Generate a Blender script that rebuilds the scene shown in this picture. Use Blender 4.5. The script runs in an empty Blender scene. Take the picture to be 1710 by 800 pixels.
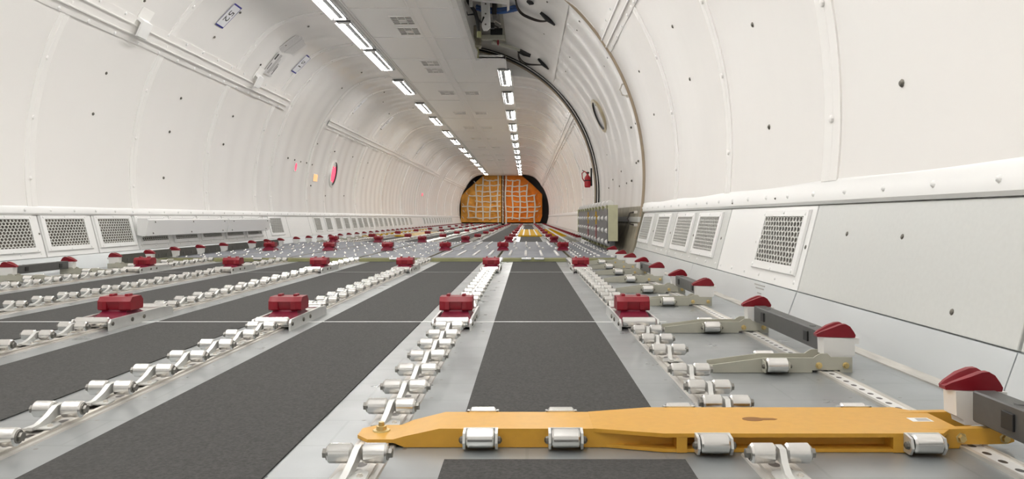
import bpy, bmesh, math, random
from mathutils import Vector, Matrix
random.seed(7)
S = bpy.context.scene
COL = S.collection
PI = math.pi
rad = math.radians

# ------------------------------------------------------------------ camera / frame facts
F = 1302.0                    # focal length in pixels of the 1710 x 800 frame
VX, VY = 880.0, 363.5         # where lines along the hold vanish
CH = 0.45                     # lens height above the deck
CX = -1.36                    # centre line of the fuselage
RC, RZ = 2.66, 0.90           # lining radius and height of its centre
CEIL = 3.016

# ------------------------------------------------------------------ materials
MATS = {}
def mat(name, col, rough=.5, metal=0., noise=None, bump=None, emit=None, spec=.5, coat=0.):
    m = bpy.data.materials.new(name); m.use_nodes = True
    nt = m.node_tree; b = nt.nodes['Principled BSDF']
    b.inputs['Base Color'].default_value = (*col, 1)
    b.inputs['Roughness'].default_value = rough
    b.inputs['Metallic'].default_value = metal
    b.inputs['Specular IOR Level'].default_value = spec
    b.inputs['Coat Weight'].default_value = coat
    tc = nt.nodes.new('ShaderNodeTexCoord')
    if noise:
        scale, amt = noise[0], noise[1]
        mp = nt.nodes.new('ShaderNodeMapping'); nt.links.new(tc.outputs['Object'], mp.inputs['Vector'])
        mp.inputs['Scale'].default_value = noise[2] if len(noise) > 2 else (1, 1, 1)
        n = nt.nodes.new('ShaderNodeTexNoise'); n.inputs['Scale'].default_value = scale
        n.inputs['Detail'].default_value = 6
        nt.links.new(mp.outputs['Vector'], n.inputs['Vector'])
        r = nt.nodes.new('ShaderNodeValToRGB')
        r.color_ramp.elements[0].position = .3; r.color_ramp.elements[1].position = .7
        r.color_ramp.elements[0].color = (*[max(0, c*(1-amt)) for c in col], 1)
        r.color_ramp.elements[1].color = (*[min(1, c*(1+amt)) for c in col], 1)
        nt.links.new(n.outputs['Fac'], r.inputs['Fac'])
        nt.links.new(r.outputs['Color'], b.inputs['Base Color'])
    if bump:
        mp2 = nt.nodes.new('ShaderNodeMapping'); nt.links.new(tc.outputs['Object'], mp2.inputs['Vector'])
        mp2.inputs['Scale'].default_value = bump[2] if len(bump) > 2 else (1, 1, 1)
        n2 = nt.nodes.new('ShaderNodeTexNoise'); n2.inputs['Scale'].default_value = bump[0]
        n2.inputs['Detail'].default_value = 3
        nt.links.new(mp2.outputs['Vector'], n2.inputs['Vector'])
        bp = nt.nodes.new('ShaderNodeBump'); bp.inputs['Strength'].default_value = bump[1]
        bp.inputs['Distance'].default_value = bump[3] if len(bump) > 3 else .02
        nt.links.new(n2.outputs['Fac'], bp.inputs['Height'])
        nt.links.new(bp.outputs['Normal'], b.inputs['Normal'])
    if emit:
        b.inputs['Emission Color'].default_value = (*emit[0], 1)
        b.inputs['Emission Strength'].default_value = emit[1]
    MATS[name] = m
    return m

LIGHT = 44.0
mat('lining', (.878, .86, .835), .24, bump=(1.3, .2, (1, 1, .6), .03))
mat('lining_door', (.868, .852, .825), .27, bump=(1.6, .35, (1, 1.6, .4), .03))
mat('strip_white', (.90, .885, .86), .3)
mat('ceiling_white', (.93, .915, .885), .3, bump=(2.0, .15))
mat('white_paint', (.86, .86, .85), .3)
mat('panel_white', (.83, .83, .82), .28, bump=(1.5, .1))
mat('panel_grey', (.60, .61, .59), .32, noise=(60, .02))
mat('skirt_metal', (.62, .65, .66), .28, metal=.35, noise=(3, .06, (1, .4, 1)), bump=(2.5, .2))
mat('carpet', (.040, .039, .037), .85, noise=(160, .45), bump=(400, .5, (1, 1, 1), .002))
mat('steel', (.80, .79, .77), .24, metal=1., noise=(14, .07, (.3, 1, 1)), bump=(40, .05, (.1, 1, 1), .003))
mat('aluminium', (.70, .70, .68), .38, metal=.7, noise=(12, .06))
mat('bolt_dark', (.16, .15, .13), .4, metal=.9)
mat('nut_grey', (.27, .26, .24), .35, metal=.8)
mat('bolt_gold', (.62, .48, .22), .35, metal=.9)
mat('rail_metal', (.60, .57, .52), .42, metal=.6, noise=(9, .25, (2, .5, 1)))
mat('red_paint', (.22, .003, .012), .42, noise=(25, .12))
mat('red_base', (.17, .003, .022), .5, noise=(30, .15))
mat('yellow_paint', (.60, .315, .035), .40, noise=(50, .04))
mat('yellow_far', (.55, .32, .01), .75, spec=.15, noise=(20, .15))
mat('arm_grey', (.40, .39, .325), .42, noise=(16, .06))
mat('guide_white', (.72, .71, .69), .36)
mat('bar_dark', (.065, .065, .063), .42, noise=(30, .1))
mat('bar_black', (.055, .055, .045), .5, noise=(10, .25))
mat('black', (.012, .012, .012), .5)
mat('rubber', (.02, .02, .02), .55)
mat('slot_dark', (.03, .022, .018), .7)
mat('seal_brown', (.33, .26, .18), .5)
mat('olive', (.27, .27, .13), .45, noise=(8, .12))
mat('olive_light', (.55, .54, .36), .45, noise=(8, .08))
mat('mat_grey', (.20, .21, .235), .58, noise=(7, .12, (1, .4, 1)))
mat('sill_brown', (.30, .27, .20), .45, metal=.5, noise=(7, .4, (1, 2, 1)))
mat('grille', (.66, .66, .63), .4, metal=.2)
mat('cavity', (.10, .085, .07), .8, noise=(4, .6))
mat('cavity_grey', (.30, .29, .27), .6, metal=.3, noise=(3, .3))
mat('cover_brown', (.90, .40, .075), .6, spec=.25, noise=(2.2, .22), bump=(5, .6, (1, 1, 1.6), .05))
mat('cover_orange', (1.0, .25, .025), .6, spec=.25, noise=(2.2, .22), bump=(5, .6, (1, 1, 1.6), .05))
mat('webbing', (.80, .73, .60), .7)
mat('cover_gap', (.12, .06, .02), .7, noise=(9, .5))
mat('end_dark', (.4, .4, .4), .7)
mat('end_shell', (.5, .5, .49), .5)
mat('keyhole_dark', (.22, .09, .01), .6)
mat('panel_dark', (.11, .115, .12), .42, noise=(8, .15))
mat('placard', (.82, .83, .85), .4)
mat('placard_blue', (.02, .02, .25), .4)
mat('print_dark', (.05, .05, .05), .6)
mat('print_grey', (.42, .41, .40), .6)
mat('print_red', (.35, .02, .03), .5)
mat('paper', (.70, .69, .68), .35)
mat('cable_blue', (.03, .09, .28), .4)
mat('tube_lit', (1, 1, 1), .4, emit=((1.0, .975, .94), LIGHT))
mat('thin_reflection', (1, 1, 1), .4, emit=((1.0, .975, .94), 9.0))
mat('tray_grey', (.15, .15, .15), .85, spec=.1)
mat('red_glow', (.5, .03, .06), .2, emit=((1., .06, .13), .9))  # lit red window pane, also reflections drawn as glowing patches
mat('amber_glow', (.6, .25, .1), .2, emit=((1., .38, .16), .75))  # glow standing in for a warm reflection on the left lining
mat('window_glass', (.72, .72, .74), .1)
mat('window_rim', (.55, .47, .30), .4)
mat('ext_red', (.42, .006, .015), .3)

# deck: painted sheet metal with faint sheet seams and wear
def deck_material():
    m = mat('deck', (.30, .315, .32), .27, metal=.45, bump=(3.5, .12, (1, .6, 1), .02))
    nt = m.node_tree; b = nt.nodes['Principled BSDF']
    tc = [n for n in nt.nodes if n.type == 'TEX_COORD'][0]
    n1 = nt.nodes.new('ShaderNodeTexNoise'); n1.inputs['Scale'].default_value = 2.4; n1.inputs['Detail'].default_value = 8
    nt.links.new(tc.outputs['Object'], n1.inputs['Vector'])
    r1 = nt.nodes.new('ShaderNodeValToRGB')
    r1.color_ramp.elements[0].position = .32; r1.color_ramp.elements[1].position = .68
    r1.color_ramp.elements[0].color = (.265, .28, .285, 1); r1.color_ramp.elements[1].color = (.355, .375, .38, 1)
    nt.links.new(n1.outputs['Fac'], r1.inputs['Fac'])
    br = nt.nodes.new('ShaderNodeTexBrick'); br.inputs['Scale'].default_value = 1.0
    mp = nt.nodes.new('ShaderNodeMapping'); mp.inputs['Scale'].default_value = (1.9, 1.3, 1)
    nt.links.new(tc.outputs['Object'], mp.inputs['Vector']); nt.links.new(mp.outputs['Vector'], br.inputs['Vector'])
    br.inputs['Mortar Size'].default_value = .006
    br.inputs['Color1'].default_value = (1, 1, 1, 1); br.inputs['Color2'].default_value = (.94, .94, .94, 1)
    br.inputs['Mortar'].default_value = (.78, .78, .77, 1)
    mx = nt.nodes.new('ShaderNodeMix'); mx.data_type = 'RGBA'; mx.blend_type = 'MULTIPLY'
    mx.inputs['Factor'].default_value = .55
    nt.links.new(r1.outputs['Color'], mx.inputs[6]); nt.links.new(br.outputs['Color'], mx.inputs[7])
    nt.links.new(mx.outputs[2], b.inputs['Base Color'])
    n2 = nt.nodes.new('ShaderNodeTexNoise'); n2.inputs['Scale'].default_value = 7; n2.inputs['Detail'].default_value = 5
    nt.links.new(tc.outputs['Object'], n2.inputs['Vector'])
    mr = nt.nodes.new('ShaderNodeMapRange'); mr.inputs['To Min'].default_value = .2; mr.inputs['To Max'].default_value = .42
    nt.links.new(n2.outputs['Fac'], mr.inputs['Value']); nt.links.new(mr.outputs['Result'], b.inputs['Roughness'])
deck_material()

# perforated seat track: a row of round slots along Y
def track_material(name, base, pitch, rx, ry):
    m = mat(name, base, .4, metal=.3)
    nt = m.node_tree; b = nt.nodes['Principled BSDF']
    tc = [n for n in nt.nodes if n.type == 'TEX_COORD'][0]
    sp = nt.nodes.new('ShaderNodeSeparateXYZ'); nt.links.new(tc.outputs['Object'], sp.inputs['Vector'])
    def mth(op, a, v=None):
        n = nt.nodes.new('ShaderNodeMath'); n.operation = op
        if hasattr(a, 'links') or hasattr(a, 'is_output'): nt.links.new(a, n.inputs[0])
        else: n.inputs[0].default_value = a
        if v is not None:
            if hasattr(v, 'is_output'): nt.links.new(v, n.inputs[1])
            else: n.inputs[1].default_value = v
        return n.outputs[0]
    fy = mth('FRACT', mth('DIVIDE', sp.outputs['Y'], pitch))
    dy = mth('DIVIDE', mth('MULTIPLY', mth('SUBTRACT', fy, .5), pitch), ry)
    dx = mth('DIVIDE', sp.outputs['X'], rx)
    d = mth('ADD', mth('MULTIPLY', dx, dx), mth('MULTIPLY', dy, dy))
    hole = mth('LESS_THAN', d, 1.0)
    mx = nt.nodes.new('ShaderNodeMix'); mx.data_type = 'RGBA'
    nt.links.new(hole, mx.inputs['Factor'])
    mx.inputs[6].default_value = (*base, 1); mx.inputs[7].default_value = (.06, .05, .045, 1)
    nt.links.new(mx.outputs[2], b.inputs['Base Color'])
track_material('track_white', (.80, .79, .77), .05, .007, .011)
track_material('track_worn', (.50, .48, .45), .06, .010, .015)

M = MATS

# ------------------------------------------------------------------ mesh builder
class MB:
    def __init__(self):
        self.v = []; self.f = []
    def add(self, vs, fs, mtx=None):
        o = len(self.v)
        for p in vs:
            p = Vector(p)
            if mtx is not None: p = mtx @ p
            self.v.append(tuple(p))
        self.f.extend([tuple(i+o for i in f) for f in fs])
        return self
    def box(self, x0, x1, y0, y1, z0, z1, bev=0, mtx=None):
        if bev <= 0:
            vs = [(x0,y0,z0),(x1,y0,z0),(x1,y1,z0),(x0,y1,z0),(x0,y0,z1),(x1,y0,z1),(x1,y1,z1),(x0,y1,z1)]
            fs = [(0,3,2,1),(4,5,6,7),(0,1,5,4),(1,2,6,5),(2,3,7,6),(3,0,4,7)]
            return self.add(vs, fs, mtx)
        b = bmesh.new()
        bmesh.ops.create_cube(b, size=1)
        for v in b.verts:
            v.co = Vector(((x0+x1)/2+v.co.x*(x1-x0), (y0+y1)/2+v.co.y*(y1-y0), (z0+z1)/2+v.co.z*(z1-z0)))
        bmesh.ops.bevel(b, geom=b.edges[:], offset=bev, segments=1, affect='EDGES')
        return self.bm(b, mtx)
    def bm(self, b, mtx=None):
        b.verts.index_update()
        self.add([v.co.copy() for v in b.verts], [tuple(v.index for v in f.verts) for f in b.faces], mtx)
        b.free(); return self
    def lathe(self, org, axis, prof, seg=16, mtx=None):
        """prof: (t along axis, radius) pairs; ends are capped"""
        a = Vector(axis).normalized(); org = Vector(org)
        u = a.orthogonal().normalized(); w = a.cross(u)
        vs = []; fs = []
        for t, r in prof:
            for k in range(seg):
                an = 2*PI*k/seg
                vs.append(org + a*t + (u*math.cos(an)+w*math.sin(an))*r)
        n = len(prof)
        for i in range(n-1):
            for k in range(seg):
                k2 = (k+1) % seg
                fs.append((i*seg+k, i*seg+k2, (i+1)*seg+k2, (i+1)*seg+k))
        fs.append(tuple(range(seg-1, -1, -1))); fs.append(tuple((n-1)*seg+k for k in range(seg)))
        return self.add(vs, fs, mtx)
    def cyl(self, p0, p1, r, seg=14, mtx=None):
        p0, p1 = Vector(p0), Vector(p1); d = p1-p0
        return self.lathe(p0, d, [(0, r), (d.length, r)], seg, mtx)
    def prism(self, poly, axis, a0, a1, mtx=None):
        """poly: 2D points; axis 'x': (y,z); 'y': (x,z); 'z': (x,y)"""
        mk = {'x': lambda p, a: (a, p[0], p[1]), 'y': lambda p, a: (p[0], a, p[1]), 'z': lambda p, a: (p[0], p[1], a)}[axis]
        n = len(poly)
        vs = [mk(p, a0) for p in poly] + [mk(p, a1) for p in poly]
        fs = [tuple(range(n-1, -1, -1)), tuple(range(n, 2*n))]
        for i in range(n):
            j = (i+1) % n; fs.append((i, j, n+j, n+i))
        return self.add(vs, fs, mtx)
    def tube(self, pts, r, seg=8, closed=False):
        pts = [Vector(p) for p in pts]; n = len(pts); vs = []; fs = []
        up = None
        for i, p in enumerate(pts):
            t = (pts[min(i+1, n-1)] - pts[max(i-1, 0)]).normalized()
            if up is None: up = t.orthogonal().normalized()
            up = (up - t*up.dot(t)).normalized(); w = t.cross(up)
            for k in range(seg):
                an = 2*PI*k/seg; vs.append(p + (up*math.cos(an)+w*math.sin(an))*r)
        for i in range(n-1):
            for k in range(seg):
                k2 = (k+1) % seg; fs.append((i*seg+k, i*seg+k2, (i+1)*seg+k2, (i+1)*seg+k))
        fs.append(tuple(range(seg-1, -1, -1))); fs.append(tuple((n-1)*seg+k for k in range(seg)))
        return self.add(vs, fs)
    def grid(self, rows):
        """rows of points -> quads"""
        nr, nc = len(rows), len(rows[0])
        vs = [p for r in rows for p in r]
        fs = [(i*nc+j, i*nc+j+1, (i+1)*nc+j+1, (i+1)*nc+j) for i in range(nr-1) for j in range(nc-1)]
        return self.add(vs, fs)
    def ribbon(self, pts, wdir, w, ndir, t):
        """flat strap of width w (along wdir) and thickness t (along ndir) through pts"""
        wd = Vector(wdir)*(w/2); nd = Vector(ndir)*t
        rows = []
        for p in pts:
            p = Vector(p); rows.append([p-wd, p+wd, p+wd+nd, p-wd+nd, p-wd])
        self.grid(rows)
        for r in (rows[0], rows[-1]): self.add(r[:4], [(0, 1, 2, 3)])
        return self
    def mesh(self, name, m, angle=35, fix=True):
        me = bpy.data.meshes.new(name)
        me.from_pydata(self.v, [], self.f)
        if fix:
            b = bmesh.new(); b.from_mesh(me)
            bmesh.ops.recalc_face_normals(b, faces=b.faces[:])
            b.to_mesh(me); b.free()
        for p in me.polygons: p.use_smooth = True
        me.set_sharp_from_angle(angle=rad(angle))
        me.materials.append(M[m] if isinstance(m, str) else m)
        me.update()
        return me
    def build(self, name, m, parent=None, loc=None, angle=35, fix=True):
        return link(name, self.mesh(name, m, angle, fix), parent, loc)

def link(name, me, parent=None, loc=None):
    o = bpy.data.objects.new(name, me); COL.objects.link(o)
    if parent is not None: o.parent = parent
    if loc is not None: o.location = loc
    return o

def tag(o, label=None, cat=None, group=None, kind=None):
    if label: o['label'] = label
    if cat: o['category'] = cat
    if group: o['group'] = group
    if kind: o['kind'] = kind
    return o

def thing(name, label, cat, loc=(0, 0, 0), group=None):
    o = bpy.data.objects.new(name, None); COL.objects.link(o)
    o.location = loc; o.empty_display_size = .05
    return tag(o, label, cat, group)

KIDS = {}
def kids(o):
    return [c for c in COL.objects if c.parent == o]
def dup(root, loc, label, rotz=None, group=None, only=None):
    if root.name not in KIDS:
        KIDS[root.name] = [(c, kids(c)) for c in kids(root)]
    r = root.copy(); COL.objects.link(r); r.location = loc
    if rotz is not None: r.rotation_euler = (0, 0, rotz)
    r['label'] = label
    if group: r['group'] = group
    for c, gs in KIDS[root.name]:
        if only and c.name.split('.')[0] not in only: continue
        d = c.copy(); COL.objects.link(d); d.parent = r
        for g in gs:
            e = g.copy(); COL.objects.link(e); e.parent = d
    return r
def struct(name, mb, m, parent=None, angle=35, fix=False):
    o = mb.build(name, m, parent, angle=angle, fix=fix)
    if parent is None: o['kind'] = 'structure'
    return o

ONES = 'zeroth first second third fourth fifth sixth seventh eighth ninth tenth eleventh twelfth thirteenth fourteenth fifteenth sixteenth seventeenth eighteenth nineteenth'.split()
def nth(n):
    if n < 20: return ONES[n]
    t = n//10; u = n % 10
    if u == 0: return {2: 'twentieth', 3: 'thirtieth', 4: 'fortieth', 5: 'fiftieth', 6: 'sixtieth'}[t]
    return {2: 'twenty', 3: 'thirty', 4: 'forty', 5: 'fifty', 6: 'sixty'}[t] + '-' + ONES[u]

# ------------------------------------------------------------------ lining profile
def crown_profile():
    pts = []
    for k in range(0, 25):
        a = rad(-9.2 + (42+9.2)*k/24)
        pts.append((RC*math.cos(a), RZ+RC*math.sin(a)))
    p0 = Vector(pts[-1]); p3 = Vector((1.10, CEIL))
    p1 = p0 + Vector((-.669, .743))*.34; p2 = p3 + Vector((.40, -.03))
    for k in range(1, 11):
        t = k/10
        q = p0*(1-t)**3 + p1*3*t*(1-t)**2 + p2*3*t*t*(1-t) + p3*t**3
        pts.append((q.x, q.y))
    return pts
PROF = crown_profile()
def prof_radius(ang):
    """lining radius about the fuselage centre at an elevation angle (radians, from horizontal)"""
    best = RC
    if ang > rad(42):
        for (x0, z0), (x1, z1) in zip(PROF, PROF[1:]):
            a0, a1 = math.atan2(z0-RZ, x0), math.atan2(z1-RZ, x1)
            if a0 <= ang <= a1:
                t = (ang-a0)/(a1-a0)
                return math.hypot(x0+(x1-x0)*t, z0+(z1-z0)*t-RZ)
        return (CEIL-RZ)/math.sin(ang)
    return best
def hit(px, py, circle=False):
    """world point of the lining seen at photo pixel (px, py)"""
    d = Vector(((px-VX)/F, 1, (VY-py)/F))
    lo, hi = .5, 60
    def inside(t):
        x = abs(d.x*t - CX); z = CH+d.z*t-RZ
        r = math.hypot(x, z)
        return r < (RC if circle else prof_radius(math.atan2(z, x)))
    for _ in range(50):
        mid = (lo+hi)/2
        if inside(mid): lo = mid
        else: hi = mid
    p = Vector((0, 0, CH)) + d*lo
    return p
def frame_at(p):
    """(along the hold, up the wall, inward normal) at a lining point"""
    x = p.x-CX; s = 1 if x > 0 else -1
    a = math.atan2(p.z-RZ, abs(x))
    if a > rad(42):
        e = .02
        def pt(an):
            r = prof_radius(an); return Vector((s*r*math.cos(an), 0, RZ+r*math.sin(an)))
        up = (pt(a+e)-pt(a-e)).normalized()
    else:
        up = Vector((-s*math.sin(a), 0, math.cos(a)))
    al = Vector((0, 1, 0)); n = al.cross(up)
    c = Vector((CX, p.y, 1.4))
    if n.dot(c-p) < 0: n = -n
    return al, up, n
def wall_matrix(p, flip=False):
    al, up, n = frame_at(p)
    m = Matrix((( *al, 0), (*up, 0), (*n, 0), (0, 0, 0, 1))).transposed()
    m.translation = p
    return m

def ripple(y, z, side):
    """gentle pillowing of the lining sheets between frames"""
    if y < 8: return 0.003*math.cos(2*PI*y/1.65)
    k = min(1, (y-8)/5)
    return .003+.006*k*math.cos(2*PI*y/.56 + .5*math.sin(z*3)) + .003*k*math.sin(y*5.1+z*2)

def lining(name, side, y0, y1, m, a_extra=None, step=.085):
    ys = [y0]
    while ys[-1] < y1-1e-6: ys.append(min(y1, ys[-1]+step))
    mb = MB(); rows = []
    for y in ys:
        row = []
        for i, (dx, z) in enumerate(PROF):
            if side > 0 and i < len(PROF)-1 and PROF[i+1][1] < .575: continue
            if side > 0 and z < .575: dx, z = 2.640, .575
            r = math.hypot(dx, z-RZ); f = (r+ripple(y, z, side))/r if 0 < i < len(PROF)-1 else 1
            row.append((CX+side*dx*f, y, RZ+(z-RZ)*f))
        rows.append(row if side > 0 else row[::-1])
    mb.grid(rows)
    return struct(name, mb, m)

YN, YF = -3.2, 46.5
DOOR0, DOOR1 = 8.58, 14.1

# ================================================================== THE SETTING
# deck
mb = MB(); mb.box(CX-3.0, CX+3.0, YN, 51, -.05, 0)
floor = struct('floor', mb, 'deck', fix=True)
mb = MB()
for y in (3.357, 6.415):
    mb.box(CX-2.3, .60, y-.008, y+.008, -.001, .0022)
mb.build('cross_seam', 'white_paint', floor)
# small countersunk screws beside the tracks
mb = MB()
for x in (.447, -.30, -1.017, -1.735, .87):
    for k in range(26):
        y = 1.2+k*.216+.1
        for s in (-.062, .062):
            mb.lathe((x+s, y, -.001), (0, 0, 1), [(0, .005), (.0012, .0045)], 8)
for k in range(30):
    mb.lathe((1.10, .9+k*.24, -.001), (0, 0, 1), [(0, .005), (.0012, .0045)], 8)
mb.build('screw', 'nut_grey', floor)

wl = lining('wall_left', -1, YN, YF, 'lining')
wr = lining('wall_right', 1, YN, DOOR0, 'lining')
wr2 = lining('wall_right', 1, DOOR1, YF, 'lining')

def strip_band(y, w, side, parent, a0=0, a1=None, lift=.004, mname='strip_white', nm='splice_strip', pts=None):
    mb = MB(); P = [(dx, z) for dx, z in PROF[a0:a1] if z > (.62 if side > 0 else .55)]
    P = [(math.sqrt(RC*RC-(RZ-(.605 if side > 0 else .54))**2), .605 if side > 0 else .54)]+P
    rows = []
    for yy, l in ((y-w/2, -.012), (y-w/2, lift), (y+w/2, lift), (y+w/2, -.012)):
        row = []
        for dx, z in P:
            r = math.hypot(dx, z-RZ); f = (r-l)/r
            row.append((CX+side*dx*f, yy, RZ+(z-RZ)*f))
        rows.append(row)
    mb.grid(rows)
    # a rib down the middle and rivets along it
    rr = []
    for yy, l in ((y-.012, lift-.001), (y-.007, lift+.002), (y+.007, lift+.002), (y+.012, lift-.001)):
        rr.append([(CX+side*dx*((math.hypot(dx, z-RZ)-l)/math.hypot(dx, z-RZ)), yy, RZ+(z-RZ)*((math.hypot(dx, z-RZ)-l)/math.hypot(dx, z-RZ))) for dx, z in P])
    mb.grid(rr)
    for (dx, z) in P[3::5]:
        r = math.hypot(dx, z-RZ); n = Vector((-side*dx/r, 0, -(z-RZ)/r))
        p = Vector((CX+side*dx, y, z)) + n*(lift+.002)
        mb.lathe(p, n, [(0, .018), (.008, .015), (.011, .006)], 8)
    return mb.build(nm, mname, parent, fix=False)
for y in (4.6, 6.3, 7.95, 9.75, 11.5, 12.2, 14.2, 15.4):
    strip_band(y, .13, -1, wl)
for y in (18.2, 21.5, 24.8, 28.1, 31.4, 34.7, 38, 41.3, 44.6):
    strip_band(y, .22, -1, wl); strip_band(y, .22, 1, wr2)
for y, w in ((1.5, .17), (3.31, .17), (5.0, .13), (6.75, .13)):
    strip_band(y, w, 1, wr)
strip_band(15.2, .13, 1, wr2)

# low ledge above the side panels and skirting at the deck
def ledge(name, side, y0, y1):
    prof = [(2.675, .508), (2.638, .508), (2.628, .522), (2.636, .598), (2.647, .612), (2.675, .612)] if side > 0 else [(2.675, .472), (2.632, .472), (2.620, .486), (2.624, .530), (2.635, .545), (2.675, .545)]
    mb = MB(); mb.prism([(CX+side*dx, z) for dx, z in prof], 'y', y0, y1)
    o = struct(name, mb, 'white_paint', fix=True)
    mb = MB(); y = y0+.2
    while y < min(y1, 20):
        mb.lathe((CX+side*(2.632 if side > 0 else 2.622), y, .555 if side > 0 else .51), (-side, 0, .13), [(0, .013), (.005, .010), (.009, .004)], 8)
        y += .34
    mb.build('rivet', 'white_paint', o)
    return o
ledge('trim_1', -1, YN, YF); ledge('trim_2', 1, YN, DOOR0-.02); ledge('trim_3', 1, DOOR1+.02, YF)
def skirt(name, side, y0, y1):
    mb = MB(); mb.prism([(CX+side*dx, z) for dx, z in ((2.50, 0), (2.60, 0), (2.60, .123), (2.545, .123))], 'y', y0, y1)
    return struct(name, mb, 'skirt_metal', fix=True)
skirt('baseboard_left', -1, YN, YF)
for k, (a, b) in enumerate(((YN, 1.88), (1.885, 3.42), (3.432, 5.55), (5.556, 6.42), (6.426, DOOR0-.04))):
    bo = skirt('baseboard_right', 1, a, b)
skirt('baseboard_right', 1, DOOR1+.02, YF)
mb = MB(); mb.box(CX+2.45, CX+2.505, YN, DOOR0-.04, .0, .004)
mb.build('sealant', 'rail_metal', floor)
# printed lines on the skirting beside the third guide
mb = MB()
for i, (z, L) in enumerate(((.105, .17), (.09, .13), (.068, .06), (.055, .05))):
    x = CX+2.5+.045*z/.123
    mb.box(x-.0015, x+.001, 3.95-L/2-.02*i, 3.95+L/2-.02*i, z, z+.006)
mb.build('printed_text', 'print_grey', bo)

# ceiling with the open bay over the cargo door
mb = MB()
XL, XR, XB = CX-1.10, CX+1.10, -.82
for x0, x1, y0, y1 in ((XL, XB, YN, YF+1), (XB, XR, YN, DOOR0), (XB, -.35, 12.54, DOOR1), (XB, XR, DOOR1, YF+1)):
    mb.box(x0, x1, y0, y1, CEIL, CEIL+.02)
ceiling = struct('ceiling', mb, 'ceiling_white', fix=True)
mb = MB()
for x, w in ((-1.455, .022), (-1.335, .022)):
    mb.box(x-w/2, x+w/2, YN, YF, CEIL-.012, CEIL)
mb.box(-1.444, -1.346, YN, YF, CEIL-.005, CEIL)
mb.box(-.93, -.905, YN, DOOR1, CEIL-.012, CEIL)
for y in (-1.5, 1.7, 4.8, 8.0, 9.55, 11.1, 12.6, 14.8, 17.05, 20.1, 23.1, 26.2, 29.3, 32.4, 35.5, 38.6, 41.7, 44.8):
    mb.box(XL, XB if 8.58 < y < 12.55 else (-.35 if y < 14 and y > 8.5 else XR), y-.02, y+.02, CEIL-.008, CEIL)
mb.build('seam_strip', 'strip_white', ceiling)
# bay edge and bay walls above the ceiling
mb = MB(); mb.box(XB-.004, XB+.026, DOOR0, 12.56, CEIL-.035, CEIL+.5)
mb.box(XB+.026, XB+.05, DOOR0, 12.56, CEIL-.03, CEIL+.05)
mb.build('bay_edge', 'aluminium', ceiling)
mb = MB(); mb.box(XB, -.345, 12.54, 12.57, CEIL-.012, CEIL+.05); mb.box(-.37, -.345, 12.54, DOOR1, CEIL-.012, CEIL+.05)
mb.build('bay_edge', 'white_paint', ceiling)
def ring(y, t, m, name):
    rows = []
    for k in range(33):
        a = rad(38 + (104-38)*k/32)
        r0 = min(RC-.001, prof_radius(min(a, PI-a)) if a != PI/2 else CEIL-RZ)
        d = Vector((math.cos(a), 0, math.sin(a))); c = Vector((CX, y, RZ))
        rows.append([c+d*(r0-.0), c+d*(RC+.05), c+d*(RC+.05)+Vector((0, t, 0)), c+d*r0+Vector((0, t, 0))])
    mb = MB(); mb.grid(rows)
    return mb.build(name, m, ceiling, fix=False)
ring(DOOR0-.03, .03, 'ceiling_white', 'bay_bulkhead'); ring(DOOR1, .03, 'ceiling_white', 'bay_bulkhead')
mb = MB(); mb.grid([[(XB-.2, DOOR0, 3.64), (XB+1.0, DOOR0, 3.64)], [(XB-.2, DOOR1, 3.64), (XB+1.0, DOOR1, 3.64)]])
mb.build('bay_roof', 'cavity_grey', ceiling, fix=False)

# cargo door: one curved inner skin from the sill to above the ceiling
mb = MB(); rows = []
ys = [DOOR0+ (DOOR1-DOOR0)*k/66 for k in range(67)]
for y in ys:
    row = []
    for k in range(60):
        a = rad(-7+(101+7)*k/59)
        r = RC + .006*math.cos(2*PI*(y+.6)/.69)*(1+.5*math.sin(a*4)) + .004*math.sin(a*9+y*2)
        row.append((CX+r*math.cos(a), y, RZ+r*math.sin(a)))
    rows.append(row)
mb.grid(rows)
door = struct('door_1', mb, 'lining_door')
def arc_tube(y, r, a0, a1, rr, n=70):
    return [(CX+(RC-rr)*math.cos(rad(a0+(a1-a0)*k/n)), y, RZ+(RC-rr)*math.sin(rad(a0+(a1-a0)*k/n))) for k in range(n+1)]
mb = MB(); mb.tube(arc_tube(DOOR0+.02, 0, -15, 72, .004), .022, 8)
mb.build('door_seal', 'seal_brown', door)
mb = MB(); mb.tube(arc_tube(DOOR1-.05, 0, -15, 99, .02), .035, 8)
mb.build('edge_rail', 'rubber', door)
mb = MB(); mb.tube(arc_tube(DOOR1-.12, 0, -15, 99, .03), .007, 8)
mb.build('edge_rail', 'steel', door)
mb = MB(); mb.tube(arc_tube(DOOR1-.005, 0, -15, 99, .05), .028, 8)
mb.build('door_seal', 'seal_brown', door)
# a longitudinal joint in the door skin
mb = MB(); a = rad(47)
for dy in ((DOOR0+.05, DOOR1-.2),):
    c = Vector((CX+(RC-.004)*math.cos(a), 0, RZ+(RC-.004)*math.sin(a))); up = Vector((-math.sin(a), 0, math.cos(a))); n = Vector((-math.cos(a), 0, -math.sin(a)))
    mb.ribbon([c+Vector((0, dy[0], 0)), c+Vector((0, dy[1], 0))], up, .05, n, .007)
mb.build('joint_strip', 'lining_door', door)
# sill under the door: worn bare metal
mb = MB(); mb.prism([(CX+2.50, 0), (CX+2.72, 0), (CX+2.72, .58), (CX+2.63, .58), (CX+2.61, .44)], 'y', DOOR0-.02, DOOR1)
sill = struct('trim_4', mb, 'sill_brown', fix=True)
mb = MB(); mb.box(CX+2.58, CX+2.64, DOOR0, DOOR1, .40, .46); mb.build('sill_lip', 'aluminium', sill)

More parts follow.
